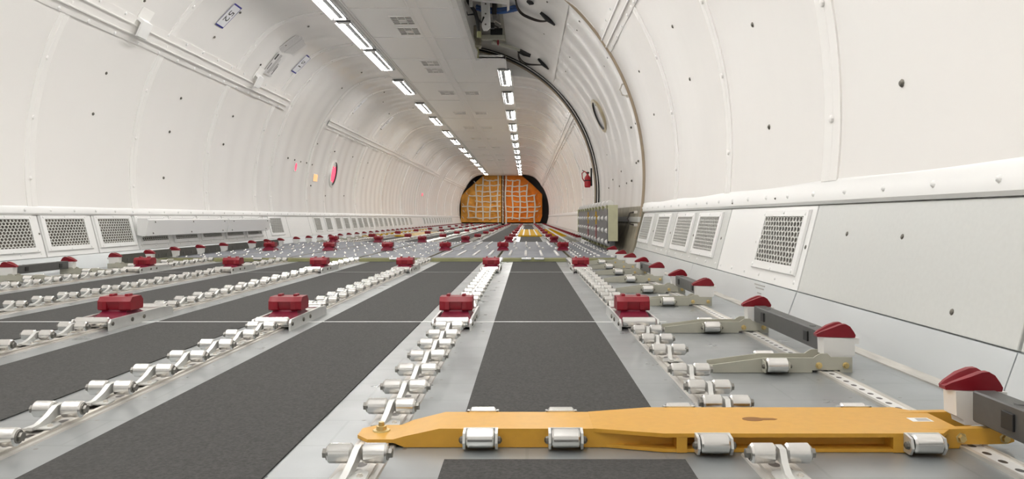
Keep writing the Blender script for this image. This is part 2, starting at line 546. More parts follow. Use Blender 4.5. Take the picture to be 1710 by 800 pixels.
# long stringer rails on the crown
def crown_rail(name, side, ang, y0, y1, parentname=None):
    a = rad(ang); mb = MB()
    c = Vector((CX+side*RC*math.cos(a), 0, RZ+RC*math.sin(a))); up = Vector((-side*math.sin(a), 0, math.cos(a))); n = Vector((-side*math.cos(a), 0, -math.sin(a)))
    def rib(o, w, t):
        q = c+up*o; mb.ribbon([q+Vector((0, y0, 0))+n*-.015, q+Vector((0, y1, 0))+n*-.015], up, w, n, t+.015)
    rib(0, .24, .0105); rib(0, .09, .0125)
    o = struct(name, mb, 'lining', fix=True)
    for sg in (1, -1):
        mb = MB(); rib(sg*.045, .013, .024); mb.build('rail_lip', 'strip_white', o)
    mb = MB(); y = y0+.15
    while y < min(y1, 24):
        for off in (.1, -.1):
            mb.lathe(c+up*off+Vector((0, y, 0))+n*.010, n, [(0, .017), (.007, .013), (.010, .005)], 8)
        y += .42
    mb.build('rivet', 'white_paint', o)
    return o
crown_rail('trim_5', -1, 29.5, YN, 11.96)
crown_rail('trim_6', -1, 29.5, 14.4, 32.5); crown_rail('trim_7', -1, 29.5, 34.5, YF)
crown_rail('trim_8', 1, 33.5, YN, DOOR0-.03); crown_rail('trim_9', 1, 33.5, DOOR1+.1, YF)

# dark ends
mb = MB(); mb.box(CX-3.1, CX+3.1, 51, 51.1, -.05, 3.7); struct('wall_far', mb, 'end_dark', fix=True)
mb = MB(); mb.box(CX-2.8, CX+2.8, YN-.1, YN, -.05, 3.7); struct('wall_near', mb, 'white_paint', fix=True)
mb = MB(); rows = []
for y in (YF, 51):
    row = [(CX+2.85, y, 0)]+[(CX+dx*1.09+.06, y, z*1.08+.05) for dx, z in PROF]+[(CX-dx*1.09-.06, y, z*1.08+.05) for dx, z in PROF[::-1]]+[(CX-2.85, y, 0)]
    rows.append(row)
mb.grid(rows); struct('wall_end', mb, 'end_shell')

# ================================================================== SIDE PANELS AND GRILLES
mb = MB(); mb.box(CX-2.70, CX-2.675, YN, YF, 0, .62); mb.build('backing', 'lining', wl)
mb = MB(); mb.box(CX+2.675, CX+2.70, YN, DOOR0, 0, .62); mb.build('backing', 'lining', wr)
mb = MB(); mb.box(CX+2.675, CX+2.70, DOOR1, YF, 0, .62); mb.build('backing', 'lining', wr2)

PB = (2.547, .125)
PTS = {1: (2.645, .506), -1: (2.636, .470)}
def plen(side): return math.hypot(PTS[side][0]-PB[0], PTS[side][1]-PB[1])
def panel_matrix(side, y):
    PT = PTS[side]; PL = plen(side)
    u = Vector((side*(PT[0]-PB[0])/PL, 0, (PT[1]-PB[1])/PL))
    n = Vector((-side*u.z, 0, side*u.x)) if side > 0 else Vector((u.z, 0, -u.x))
    al = Vector((0, 1, 0)) if side < 0 else Vector((0, -1, 0))
    m = Matrix(((*al, 0), (*u, 0), (*n, 0), (0, 0, 0, 1))).transposed()
    m.translation = Vector((CX+side*PB[0], y, PB[1]))
    return m          # local x along the hold, y up the panel, z into the room
scr = MB(); scr.lathe((0, 0, 0), (0, 0, 1), [(0, .010), (.003, .0085), (.0045, .004)], 8)
SCREW = scr.mesh('screw', 'bolt_dark')
RIV = MB().lathe((0, 0, 0), (0, 0, 1), [(0, .011), (.003, .009), (.005, .004)], 8).mesh('rivet', 'panel_white')
def side_panel(side, y0, y1, m, label, screws=(), rivets=True, group=None):
    yc = (y0+y1)/2
    o = thing('wainscot_panel', label, 'wall panel', (0, 0, 0), group)
    o.matrix_world = panel_matrix(side, yc)
    L = y1-y0-.008; PL = plen(side)
    b = MB(); b.box(-L/2, L/2, .002, PL-.002, -.014, 0, bev=.002)
    b.build('panel_skin', m, o)
    for (t, v) in screws:
        link('screw', SCREW, o, (t, v, -.0005))
    if rivets:
        n = max(3, min(14, int(L/.22)))
        for k in range(n):
            link('rivet', RIV, o, (-L/2+.06+(L-.12)*k/(n-1), .035, -.0005))
    return o
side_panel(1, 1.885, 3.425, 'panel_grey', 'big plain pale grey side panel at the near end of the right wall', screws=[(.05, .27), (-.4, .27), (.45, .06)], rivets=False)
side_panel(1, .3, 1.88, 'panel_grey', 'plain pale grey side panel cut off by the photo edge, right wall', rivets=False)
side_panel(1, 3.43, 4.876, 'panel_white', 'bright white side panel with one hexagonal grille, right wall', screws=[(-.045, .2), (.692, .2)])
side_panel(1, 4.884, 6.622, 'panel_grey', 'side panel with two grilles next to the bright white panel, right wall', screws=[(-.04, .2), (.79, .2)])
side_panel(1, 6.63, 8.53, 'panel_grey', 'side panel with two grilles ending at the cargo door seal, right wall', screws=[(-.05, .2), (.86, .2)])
side_panel(1, DOOR1+.04, 24, 'panel_white', 'long white side panel just past the cargo door, right wall')
side_panel(1, 24.01, YF, 'panel_white', 'farthest long white side panel running to the cargo load, right wall')
side_panel(-1, 4.2, 6.35, 'panel_white', 'nearest white side panel on the left wall, cut off by the photo edge', screws=[(1.052, .2)])
side_panel(-1, 6.36, 7.13, 'panel_white', 'short white side panel with the second grille of the left wall', screws=[], rivets=False)
side_panel(-1, 7.14, 7.87, 'panel_white', 'short white side panel with the grille before the duct covers, left wall', rivets=False)
side_panel(-1, 7.88, 11.75, 'panel_white', 'long white side panel behind the two duct covers, left wall')
side_panel(-1, 11.76, 12.9, 'panel_white', 'white side panel with the grille just past the duct covers, left wall', rivets=False)
side_panel(-1, 12.91, 14.2, 'panel_white', 'plain white side panel before the long run of small grilles, left wall', rivets=False)
side_panel(-1, 14.21, 28.3, 'panel_white', 'long white side panel holding the first run of small grilles, left wall')
side_panel(-1, 28.31, YF, 'panel_white', 'farthest white side panel with the last small grilles, left wall')

def grille_meshes(w, h, cw, ch, fr):
    # cavity plate, hexagon mesh, frame (local x along, y up, z to the room)
    cav = MB().box(-w/2-.01, w/2+.01, -h/2-.01, h/2+.01, .0005, .002).mesh('cavity', 'cavity')
    vs = {}; vl = []; fs = []
    def V(x, y, z):
        k = (round(x, 5), round(y, 5), z)
        if k not in vs: vs[k] = len(vl); vl.append((x, y, z))
        return vs[k]
    rs = ch*.75
    nr = int(h/rs)+2; nc = int(w/cw)+2
    for r in range(-1, nr):
        for c in range(-1, nc):
            cx = -w/2 + (c+.5*(r % 2))*cw; cy = -h/2 + r*rs
            if abs(cx) > w/2+.004 or abs(cy) > h/2+.004: continue
            hx = [(0, ch/2), (cw/2, ch/4), (cw/2, -ch/4), (0, -ch/2), (-cw/2, -ch/4), (-cw/2, ch/4)]
            for i in range(6):
                a, b = hx[i], hx[(i+1) % 6]
                q = .80
                A, B = V(cx+a[0], cy+a[1], .010), V(cx+b[0], cy+b[1], .010)
                a2, b2 = V(cx+a[0]*q, cy+a[1]*q, .010), V(cx+b[0]*q, cy+b[1]*q, .010)
                a3, b3 = V(cx+a[0]*q, cy+a[1]*q, .004), V(cx+b[0]*q, cy+b[1]*q, .004)
                fs.append((A, a2, b2, B)); fs.append((a2, a3, b3, b2))
    hexm = MB().add(vl, fs).mesh('hexagon_mesh', 'grille', 20)
    f = MB()
    W, H = w/2, h/2
    out = [(-W-fr, -H-fr*.75), (W+fr, -H-fr*.75), (W+fr, H+fr*.6), (-W-fr, H+fr*.6)]
    inn = [(-W, -H), (W, -H), (W, H), (-W, H)]
    pts = [(x, y, .0) for x, y in out]+[(x, y, .012) for x, y in [(x*(1-.004/abs(x)), y*(1-.004/abs(y))) for x, y in out]]+[(x, y, .012) for x, y in inn]+[(x, y, .0) for x, y in inn]
    fcs = []
    for i in range(4):
        j = (i+1) % 4
        fcs += [(i, j, 4+j, 4+i), (4+i, 4+j, 8+j, 8+i), (8+i, 8+j, 12+j, 12+i)]
    f.add(pts, fcs)
    return cav, hexm, f.mesh('grille_frame', 'panel_white', 20)
G1 = grille_meshes(.565, .235, .0425, .0327, .055)
G2 = grille_meshes(.42, .235, .0425, .0327, .04)
def grille(side, y, label, g=G1, group=None, t=None, screws=True):
    o = thing('air_grille', label, 'vent grille', (0, 0, 0), group)
    m = panel_matrix(side, y)
    o.matrix_world = m @ Matrix.Translation((0, (.222 if side > 0 else .205) if t is None else t, .0012))
    link('cavity', g[0], o); link('hexagon_mesh', g[1], o); link('grille_frame', g[2], o)
    if screws:
        for p in ((-.30, .13), (.30, .13), (0, .137), (-.30, -.14), (.30, -.14), (0, -.147)):
            link('screw', RIV, o, (p[0], p[1], .011))
    return o
grille(1, 3.83, 'large hexagonal mesh grille in the bright white panel of the right wall')
for y, l in ((5.38, 'hexagonal grille just past the bright white panel, right wall'), (6.21, 'second hexagonal grille past the bright white panel, right wall'),
             (7.15, 'third hexagonal grille past the bright white panel, right wall'), (8.12, 'hexagonal grille closest to the cargo door seal, right wall')):
    grille(1, y, l)
grille(1, 31.5, 'lone small dark grille low on the right wall near the cargo load', G2, screws=False)
for k, y in enumerate((5.94, 6.73, 7.50)):
    grille(-1, y-(.02 if k == 1 else 0), ['hexagonal grille cut off by the left photo edge, left wall', 'hexagonal grille second from the left photo edge, left wall', 'hexagonal grille just before the white duct covers, left wall'][k])
for k, y in enumerate((8.24, 9.0, 9.74, 10.5, 11.25)):
    grille(-1, y, f'hexagonal grille mostly hidden behind the duct covers, {nth(k+1)} of five', G1)
grille(-1, 12.3, 'hexagonal grille just past the duct covers on the left wall')
for k, y in enumerate((14.75, 15.55, 16.35, 17.1, 17.85, 18.5, 19.1, 19.75, 20.45, 21.1, 21.8, 22.5, 23.3, 24.05, 24.85, 25.6, 26.5)):
    grille(-1, y, f'small grille, {nth(k+1)} of the first run along the far left wall', G2, 'small grilles along the far left wall', screws=False)
for k in range(13):
    grille(-1, 30+k*.9, f'tiny grille, {nth(k+1)} of the last run before the cargo, left wall', G2, 'small grilles along the far left wall', screws=False)

# two white duct covers standing off the left wall
def duct(y0, y1, label):
    o = thing('duct_cover', label, 'duct cover', (CX-2.563, (y0+y1)/2, .26))
    L = (y1-y0)/2
    b = MB(); b.prism([(.0, .015), (.06, 0), (.085, .005), (.112, .165), (.095, .178), (-.0, .178)], 'y', -L, L)
    b.build('cover_shell', 'white_paint', o, angle=20)
    n = 3 if L > .9 else 2
    for k in range(n):
        for z in (.03, .145):
            s = link('screw', SCREW, o); s.location = (.09+.03*(z-.005)/.16, -L+.14+(2*L-.28)*k/(n-1), z)
            s.rotation_euler = (0, rad(90-10), 0)
    b = MB(); b.box(-.004, .02, -L+.05, L-.05, .03, .09); b.build('mounting_strip', 'white_paint', o)
    return o
duct(7.85, 9.96, 'longer white duct cover on the left wall, nearer the camera')
duct(9.99, 11.58, 'shorter white duct cover on the left wall, farther along')

# ================================================================== DECK: carpets and tracks
TX = (.447, -.299, -1.017, -1.735, -2.460, -3.200)
TRACK = ['first track from the right wall', 'second track from the right wall', 'third track from the right wall', 'fourth track from the right wall', 'fifth track from the right wall', 'sixth track from the right wall']
COLS = [(-.141, .293), (-.877, -.455), (-1.592, -1.163), (-2.315, -1.885), (-3.055, -2.605)]
COLN = ['first and second tracks', 'second and third tracks', 'third and fourth tracks', 'fourth and fifth tracks', 'fifth and sixth tracks']
SEG = [(.7, 3.343, 'nearest'), (3.371, 6.40, 'second'), (6.43, 7.92, 'short third')]
FARSEG = [(13.3, 22.0, 'first length past the door mats'), (22.05, 33, 'second length past the door mats'), (33.05, 44.2, 'last length before the cargo')]
def carpet(x0, x1, y0, y1, label):
    o = MB().box(x0, x1, y0, y1, 0, .003).build('anti_slip_strip', 'carpet')
    tag(o, label, 'floor strip', 'anti-slip strips between the roller tracks'); return o
for c, (x0, x1) in enumerate(COLS):
    for y0, y1, nm in SEG:
        if c == 0 and nm == 'nearest':
            carpet(x0-.012, x1, .9, 1.443, 'dark anti-slip strip cut off below the yellow beam')
            carpet(x0, x1, 1.70, y1, 'dark anti-slip strip directly behind the yellow beam'); continue
        carpet(x0, x1, y0, y1, f'dark anti-slip strip, {nm} length between {COLN[c]} from the right')
    for y0, y1, nm in FARSEG:
        if c == 0:
            if nm.startswith('first'): y1 = 18.3
            elif nm.startswith('second'): y0 = 27.9
        carpet(x0, x1, y0, y1, f'dark anti-slip strip, {nm}, {COLN[c]} from right')
# seat track rails under the rollers
for t, x in enumerate(TX):
    o = thing('seat_track', f'worn metal floor rail under the rollers of the {TRACK[t]}', 'floor rail', (x, 0, 0), 'floor rails under the rollers')
    for a, b in (((.6, 1.478), (1.705, 7.92), (13.25, 44.2)) if t == 0 else ((.6, 7.92), (13.25, 44.2))):
        p = MB().prism([(-.042, 0), (.042, 0), (.040, .0035), (-.040, .0035)], 'y', a, b).build('rail_plate', 'track_worn', o)
        for s in (-1, 1):
            MB().box(s*.024-.005, s*.024+.005, a, b, .0035, .009).build('rail_lip', 'rail_metal', o)
for x, a, b, l in ((.87, .6, 7.92, 'white perforated floor rail beneath the side arms on the right'), (.87, 13.3, 46, 'white perforated floor rail past the cargo door, right side'),
                   (-3.60, 4.6, 7.92, 'white perforated floor rail beneath the side arms on the left'), (-3.60, 13.3, 46, 'white perforated floor rail past the door mats, left side')):
    o = thing('seat_track', l, 'floor rail', (x, 0, 0))
    MB().box(-.019, .019, a, b, 0, .004).build('rail_plate', 'track_white', o)
    for s in (-1, 1):
        MB().box(s*.023-.005, s*.023+.005, a, b, 0, .007).build('rail_lip', 'rail_metal', o)

# ================================================================== TWIN ROLLERS
RH = .034; RR = .0178
def roller_prof(L, r):
    return [(0, r*.80), (.0035, r), (L-.0035, r), (L, r*.80)]
def make_twin():
    o = thing('twin_roller', 'x', 'roller')
    b = MB()   # arm: rises from the floor rail towards the axle, kinked sideways
    path = [(-.090, .0175), (-.068, .0185), (-.040, .029), (-.016, .0455), (.010, .0465), (.020, .043), (.024, .028)]
    xs = [-.007, -.007, -.004, 0, 0, 0, 0]
    rows = []
    for (y, z), dx in zip(path, xs):
        w = .0058; zb = .0100 if y < -.02 else .022
        rows.append([(dx-w, y, zb), (dx+w, y, zb), (dx+w, y, z), (dx-w, y, z), (dx-w, y, zb)])
    b.grid(rows); b.add(rows[0][:4], [(0, 1, 2, 3)]); b.add(rows[-1][:4], [(0, 1, 2, 3)])
    b.prism([(-.030, -.078), (.030, -.078), (.026, -.035), (.010, -.022), (-.010, -.022), (-.026, -.035)], 'z', .0096, .0125)
    b.build('bracket', 'aluminium', o, angle=25)
    for s in (-1, 1):
        x0 = .0090 if s > 0 else -.0090-.0435
        MB().lathe((x0, 0, RH), (1, 0, 0), roller_prof(.0435, RR), 20).build('roller', 'steel', o)
        n = MB().lathe((s*.0522, 0, RH), (s, 0, 0), [(0, .0125), (.0025, .0125)], 12)
        n.lathe((s*.0545, 0, RH), (s, 0, 0), [(0, .0092), (.0062, .0092), (.0070, .0082)], 6)
        n.build('axle_nut', 'nut_grey', o, angle=25)
    MB().lathe((.016, -.058, .0120), (0, 0, 1), [(0, .006), (.003, .006), (.0031, .004), (.005, .004)], 6).build('bolt', 'rail_metal', o)
    return o
TW = make_twin(); used = [False]
def twin(x, y, label):
    if not used[0]:
        used[0] = True; TW.location = (x, y, 0); TW['label'] = label; return TW
    return dup(TW, (x, y, 0), label)
LOCKY = [3.33+3.2*k for k in range(14)]
SHORTT = [t.replace(' from the right wall', ' from right wall') for t in TRACK]
near = {0: [1.378, 1.752, 1.918, 2.136, 2.46, 2.68, 2.896], 1: [1.378, 1.722, 1.92, 2.136, 2.352, 2.568, 2.784, 3.0],
        2: [1.48, 1.695, 1.91, 2.126, 2.342, 2.558, 2.774, 2.99], 3: [2.55, 2.766, 2.982]}
n_twin = 0
for t, ysl in near.items():
    for k, y in enumerate(ysl[::-1]):
        twin(TX[t], y, f'twin steel roller, {nth(k+1)} before the nearest red lock, {SHORTT[t]}'); n_twin += 1
for r, cnt, rn in ((0, 12, 'nearest row of locks'), (1, 5, 'second row of locks')):
    for t in range(6):
        for k in range(cnt):
            y = LOCKY[r]+.42+.2165*k
            if 880+TX[t]*F/y < -15: continue
            twin(TX[t], y, f'twin steel roller, {nth(k+1)} behind the {rn}, {SHORTT[t]}'); n_twin += 1
far_y = [(13.42+.2165*k, f'{nth(k+1)} past the door mats') for k in range(11)]
for r in (4, 5):
    far_y += [(LOCKY[r]+.42+.2165*k, f'{nth(k+1)} behind the {nth(r+1)} lock row') for k in range(12)]
i_y = 0
for y, nm in far_y:
    if n_twin + 6 > 300: break
    for t in range(6):
        twin(TX[t], y, f'twin steel roller, {nm}, {SHORTT[t]}'); n_twin += 1
    i_y += 1
rest = [y for y, _ in far_y[i_y:]]
for r in range(6, 13):
    rest += [LOCKY[r]+.42+.2165*k for k in range(12)]
b = MB()
for y in rest:
    for x in TX:
        for s in (-1, 1):
            x0 = .0090 if s > 0 else -.0525
            b.lathe((x+x0, y, RH), (1, 0, 0), [(0, RR), (.0435, RR)], 8)
        b.box(x-.0075, x+.0075, y-.09, y+.02, .0096, .045)
tag(b.build('distant_roller_run', 'steel', fix=True), 'distant steel rollers shrinking towards the cargo at the end', 'roller', kind='stuff')

# ================================================================== RED LOCKS
def make_lock():
    o = thing('pallet_lock', 'x', 'pallet lock')
    for s in (-1, 1):
        b = MB()
        pl = [(-.235, 0), (-.235, .030), (-.222, .044), (.19, .046), (.30, .040), (.318, .026), (.318, 0)]
        b.prism(pl, 'x', s*.075-.004, s*.075+.004)
        side = b.build('side_plate', 'aluminium', o, angle=20)
        for y, z, r in ((-.06, .024, .009), (.04, .024, .009), (-.215, .026, .008)):
            MB().lathe((s*.079, y, z), (s, 0, 0), [(0, r), (.004, r), (.006, r*.5)], 8).build('bolt', 'bolt_dark', side)
    MB().prism([(-.19, .0095), (.27, .0095), (.27, .0135), (-.19, .0135)], 'x', -.071, .071).build('tray_floor', 'aluminium', o)
    MB().lathe((-.066, -.215, RH), (1, 0, 0), roller_prof(.132, .0185), 20).build('long_roller', 'steel', o)
    MB().lathe((-.066, .285, RH), (1, 0, 0), roller_prof(.132, .0185), 20).build('long_roller', 'steel', o)
    # base: flared wedge
    b = MB()
    lv = [(.0145, .070, .105), (.028, .069, .10), (.055, .052, .055), (.070, .050, .045)]
    rows = []
    for z, hx, hy in lv:
        rows.append([(-hx, -hy, z), (hx, -hy, z), (hx, hy, z), (-hx, hy, z), (-hx, -hy, z)])
    b.grid(rows); b.add([(-.07, -.105, .0145), (.07, -.105, .0145), (.07, .105, .0145), (-.07, .105, .0145)], [(0, 3, 2, 1)])
    b.add([(-.05, -.045, .070), (.05, -.045, .070), (.05, .045, .070), (-.05, .045, .070)], [(0, 1, 2, 3)])
    b.build('lock_base', 'red_base', o, angle=20)
    # pawl: two-sided head, chamfered ends, recess in each face, two ears
    b = MB()
    prof = [(-.060, .060), (-.066, .066), (-.066, .098), (-.044, .116), (.044, .116), (.066, .098), (.066, .066), (.060, .060)]
    def sect(x, k, rec=0.0):
        out = []
        for y, z in prof:
            yy = y*k; zz = .060+(z-.060)
            if rec and z < .094: yy = math.copysign(abs(yy)-rec, yy)
            out.append((x, yy, zz))
        return out
    def sh(x, topdrop, endin):
        return [(x, y*endin, z - (topdrop if z > .11 else 0)) for y, z in prof]
    xs = [sh(-.069, .0, .84), sh(-.044, 0, 1), sect(-.027, 1), sect(-.025, 1, .012), sect(.025, 1, .012), sect(.027, 1), sh(.044, 0, 1), sh(.069, .0, .84)]
    rows = [r+[r[0]] for r in xs]
    b.grid(rows); b.add(xs[0], [tuple(range(7, -1, -1))]); b.add(xs[-1], [tuple(range(8))])
    b.box(-.044, -.029, -.012, .030, .110, .125, bev=.002); b.box(.022, .037, -.012, .030, .110, .125, bev=.002)
    b.build('lock_pawl', 'red_paint', o, angle=20)
    return o
LK = make_lock(); lk_used = [False]
ROWN = ['nearest row', 'second row', 'third row, on the door mats', 'fourth row, on the door mats'] + [f'{nth(k)} row from the camera' for k in range(5, 15)]
for r, y in enumerate(LOCKY):
    for t, x in enumerate(TX):
        if y > 46.9: continue
        if 880+(x+.1)*F/y < 0: continue
        lab = f'red pallet lock, {ROWN[r]}, on the {SHORTT[t]}'
        if not lk_used[0]:
            lk_used[0] = True; LK.location = (x, y, 0); LK['label'] = lab; LK['group'] = 'red pallet locks on the roller tracks'; continue
        onmat = r in (2, 3)
        dup(LK, (x, y, .0275 if onmat else 0), lab, only=('lock_base', 'lock_pawl') if onmat else None)

# ================================================================== SIDE ARMS AND RED-CAPPED GUIDES
def make_arm(paint, name='outrigger_arm'):
    """origin: deck point under the front face at the guide end (x = guide), built towards -x"""
    o = thing(name, 'x', 'side arm')
    top = [(-.352, .0012), (-.352, .024), (-.20, .044), (-.06, .044), (-.052, .050), (-.04, .056), (-.02, .056), (-.01, .046), (.052, .045), (.052, .0012), (.016, .0012), (.016, .0085), (-.064, .0085), (-.064, .0012)]
    for y0 in (0, .074):
        b = MB(); b.prism(top, 'y', y0, y0+.006)
        pl = b.build('side_plate', paint, o, angle=15)
        if y0 == 0:
            for x in (-.045, .033):
                MB().lathe((x, 0, .022), (0, -1, 0), [(0, .010), (.002, .010), (.003, .007), (.008, .006)], 8).build('bolt', 'bolt_gold', pl)
    b = MB(); b.box(-.352, .05, .006, .074, .0085, .012)
    b.box(-.05, .05, .006, .074, .012, .030)
    b.build('channel_floor', paint, o)
    for s, yb in ((-1, 0.), (1, .08)):
        br = MB()
        for e in (-1, 1):
            br.prism([(yb, .006), (yb+s*.028, .006), (yb+s*.034, .020), (yb+s*.028, .036), (yb, .040)], 'x', -.174+e*.034-.002, -.174+e*.034+.002)
        br.box(-.210, -.138, min(yb, yb+s*.003), max(yb, yb+s*.003), .006, .042)
        bk = br.build('roller_bracket', paint, o, angle=20)
        MB().lathe((-.174-.030, yb+s*.024, .027), (1, 0, 0), roller_prof(.06, .021), 18).build('roller', 'steel', o)
        for e in (-1, 1):
            MB().lathe((-.174+e*.036, yb+s*.024, .024), (e, 0, 0), [(0, .007), (.005, .006), (.007, .003)], 8).build('axle_nut', 'bolt_dark', bk)
    return o
def make_guide():
    """origin: on the arm under the guide block"""
    o = thing('side_guide', 'x', 'side guide')
    b = MB()
    b.prism([(-.044, .008), (-.03, .0), (-.028, -.010), (.028, -.010), (.03, .0), (.046, .006), (.046, .040), (.058, .040), (.058, .056), (-.046, .058)], 'y', -.024, .024)
    b.build('guide_block', 'guide_white', o, angle=20)
    b = MB()
    hi = [(-.060, .0585), (-.062, .066), (-.050, .074), (-.02, .088), (.004, .097), (.018, .098), (.030, .091), (.040, .077), (.046, .066), (.044, .0585)]
    lo = [(x, min(z, .066+(x+.062)*.15)) for x, z in hi]
    hw = lambda x: .012+.018*min(1, max(0, (x+.062)/.04))
    ysec = [(-1, hi), (-.45, hi), (-.12, lo), (.3, lo), (.5, hi), (1, hi)]
    rows = []
    for q, pf in ysec:
        rows.append([(x, q*hw(x), z) for x, z in pf]+[(pf[0][0], q*hw(pf[0][0]), pf[0][1])])
    b.grid(rows); b.add(rows[0][:-1], [tuple(range(len(hi)))]); b.add(rows[-1][:-1], [tuple(range(len(hi)))])
    b.build('red_cap', 'red_paint', o, angle=32)
    return o
AX = .89
ARM = make_arm('arm_grey'); GD = make_guide()
YARM = make_arm('yellow_far')
first = {'a': True, 'g': True, 'y': True}
def arm(y, side, label, yellow=False):
    loc = (AX, y, 0) if side > 0 else (-3.645, y+.08, 0)
    rz = 0 if side > 0 else PI
    k = 'y' if yellow else 'a'; src = YARM if yellow else ARM
    if first[k]:
        first[k] = False; src.location = loc; src.rotation_euler = (0, 0, rz); src['label'] = label; return src
    return dup(src, loc, label, rz)
def guide(y, side, label, z=.042):
    loc = (AX+.02, y+.04, z) if side > 0 else (-3.65, y+.04, z)
    rz = 0 if side > 0 else PI
    if first['g']:
        first['g'] = False; GD.location = loc; GD.rotation_euler = (0, 0, rz); GD['label'] = label; return GD
    return dup(GD, loc, label, rz)
RA = [2.257, 3.04, 3.97, 4.64, 5.40, 6.10, 6.80, 7.46]
for k, y in enumerate(RA):
    arm(y, 1, f'grey side arm with a roller, {nth(k+1)} behind the yellow beam, right side')
guide(1.555, 1, 'red-capped white side guide at the outer end of the yellow beam')
for k, y in enumerate(RA):
    guide(y, 1, f'red-capped white side guide on the {nth(k+1)} arm behind the yellow beam')
LA = [5.45, 6.17, 6.87, 7.49]
for k, y in enumerate(LA):
    arm(y, -1, f'grey side arm, {nth(k+1)} from the camera along the left wall')
LG = LA + [8.03, 8.66, 9.33, 10.3, 10.9, 11.5, 12.3, 13.0]
for k, y in enumerate(LG):
    guide(y, -1, f'red-capped white side guide, {nth(k+1)} from the camera along the left wall', .042 if y < 7.9 else .052)
guide(8.25, 1, 'red-capped white side guide just before the upright ball panel, right side', .052)
yy = 13.7; kk = 0
while yy < 44.0:
    kk += 1
    yellow = 17 < yy < 28
    for side, sn in ((1, 'right'), (-1, 'left')):
        if yy < 30:
            arm(yy, side, f'{"yellow" if yellow else "grey"} side arm, {nth(kk)} past the cargo door, {sn} side', yellow)
        guide(yy, side, f'red-capped side guide, {nth(kk)} past the cargo door, {sn} side')
    yy += .75
# dark bars between neighbouring guides
def bar(side, y0, y1, label, slots=True):
    x = AX+.012 if side > 0 else -3.63-.012
    o = thing('guide_bar', label, 'guide bar', (x, (y0+y1)/2, 0))
    L = (y1-y0)/2; s = side
    b = MB(); b.box(-.020, .026, -L, L, .047, .108, bev=.003) if s > 0 else b.box(-.026, .020, -L, L, .047, .108, bev=.003)
    b.build('bar_body', 'bar_dark', o)
    if slots:
        for t in (-.33, .33):
            xx = -s*.0215
            MB().box(xx-.003, xx+.003, t*2*L-.018, t*2*L+.018, .062, .094, bev=.001).build('slot', 'black', o)
            MB().lathe((0, t*2*L, .107), (0, 0, 1), [(0, .012), (.003, .010)], 8).build('bolt', 'bar_dark', o)
    return o
bar(1, 2.345, 3.03, 'dark metal guide bar between the first two guides behind the yellow beam')
bar(1, 4.06, 4.63, 'dark metal guide bar between third and fourth arms behind the beam')
bar(1, 5.49, 6.09, 'dark metal guide bar between fifth and sixth arms behind the beam')
bar(1, .85, 1.545, 'dark metal guide bar running out of frame from the yellow beam')
bar(-1, 5.54, 6.16, 'grey metal guide bar with two slots between the nearest left guides')
# dark trapezoid boards between the left guides
def board(y0, y1, label):
    o = thing('guide_board', label, 'guide board', (-3.655, (y0+y1)/2, .0 if y0 < 7.5 else .012))
    L = (y1-y0)/2
    b = MB(); b.prism([(-L, .035), (L, .035), (L, .055), (L*.82, .118), (-L*.82, .118), (-L, .055)], 'x', -.012, .012)
    b.build('board_body', 'bar_black', o, angle=15)
    for t in (-.4, .4):
        MB().box(.010, .016, t*L-.012, t*L+.012, .05, .078, bev=.001).build('clip', 'bar_dark', o)
    if y0 < 7.5: MB().box(-.01, .01, -L*.6, L*.6, .0, .04).build('foot', 'bar_black', o)
    return o
bl = [(6.97, 7.47), (7.60, 8.01), (8.13, 8.62), (8.77, 9.28), (9.43, 10.22), (10.40, 10.84), (11.0, 11.45)]
for k, (a, b_) in enumerate(bl):
    board(a, b_, f'dark trapezoid guide board, {nth(k+1)} from the camera along the left wall')

# ================================================================== YELLOW BEAM
yb = thing('yellow_beam', 'long yellow cross beam with keyhole and side rollers at the front', 'beam', (.30, 1.59, 0))
def YB(x): return x-.30
st = [(-.338, 1.556, 1.606, .0165), (-.312, 1.524, 1.630, .0165), (-.262, 1.524, 1.632, .0165), (-.240, 1.524, 1.648, .0225), (-.172, 1.524, 1.656, .0375), (.80, 1.524, 1.656, .0375)]
b = MB(); rows = []
for x, a, c, z in st:
    zb = .0098 if x < -.25 else .001
    rows.append([(YB(x), a-1.59, zb), (YB(x), c-1.59, zb), (YB(x), c-1.59, z), (YB(x), a-1.59, z), (YB(x), a-1.59, zb)])
b.grid(rows); b.add(rows[0][:4], [(0, 1, 2, 3)]); b.add(rows[-1][:4], [(0, 1, 2, 3)])
topp = [(.13, 1.524), (.262, 1.488), (.795, 1.488), (.822, 1.518), (.945, 1.518), (.945, 1.534), (.845, 1.534), (.845, 1.648), (.945, 1.648), (.945, 1.664), (.822, 1.664), (.795, 1.694), (.262, 1.694), (.13, 1.656)]
b.prism([(YB(x), y-1.59) for x, y in topp], 'z', .0305, .0380)
b.prism([(YB(x), y-1.59) for x, y in [(.155, 1.524), (.262, 1.492), (.735, 1.492), (.765, 1.524), (.765, 1.656), (.735, 1.690), (.262, 1.690), (.155, 1.656)]], 'z', .001, .0075)
for x0, x1 in ((.286, .306), (.700, .735)):
    b.box(YB(x0), YB(x1), 1.489-1.59, 1.693-1.59, .001, .0375)
for y0, y1 in ((1.5165, 1.5356), (1.6464, 1.6655)):
    b.prism([(YB(.78), .001), (YB(.84), .001), (YB(.845), .009), (YB(.90), .009), (YB(.935), .010), (YB(.948), .014), (YB(.948), .038), (YB(.93), .043), (YB(.90), .040), (YB(.78), .038)], 'y', y0-1.59, y1-1.59)
body = b.build('beam_body', 'yellow_paint', yb, angle=18)
MB().lathe((YB(-.296), -.004, .0165), (0, 0, 1), [(0, .018), (.0025, .017), (.003, .011), (.010, .010), (.0105, .006), (.018, .0055)], 10).build('bolt', 'bolt_gold', yb)
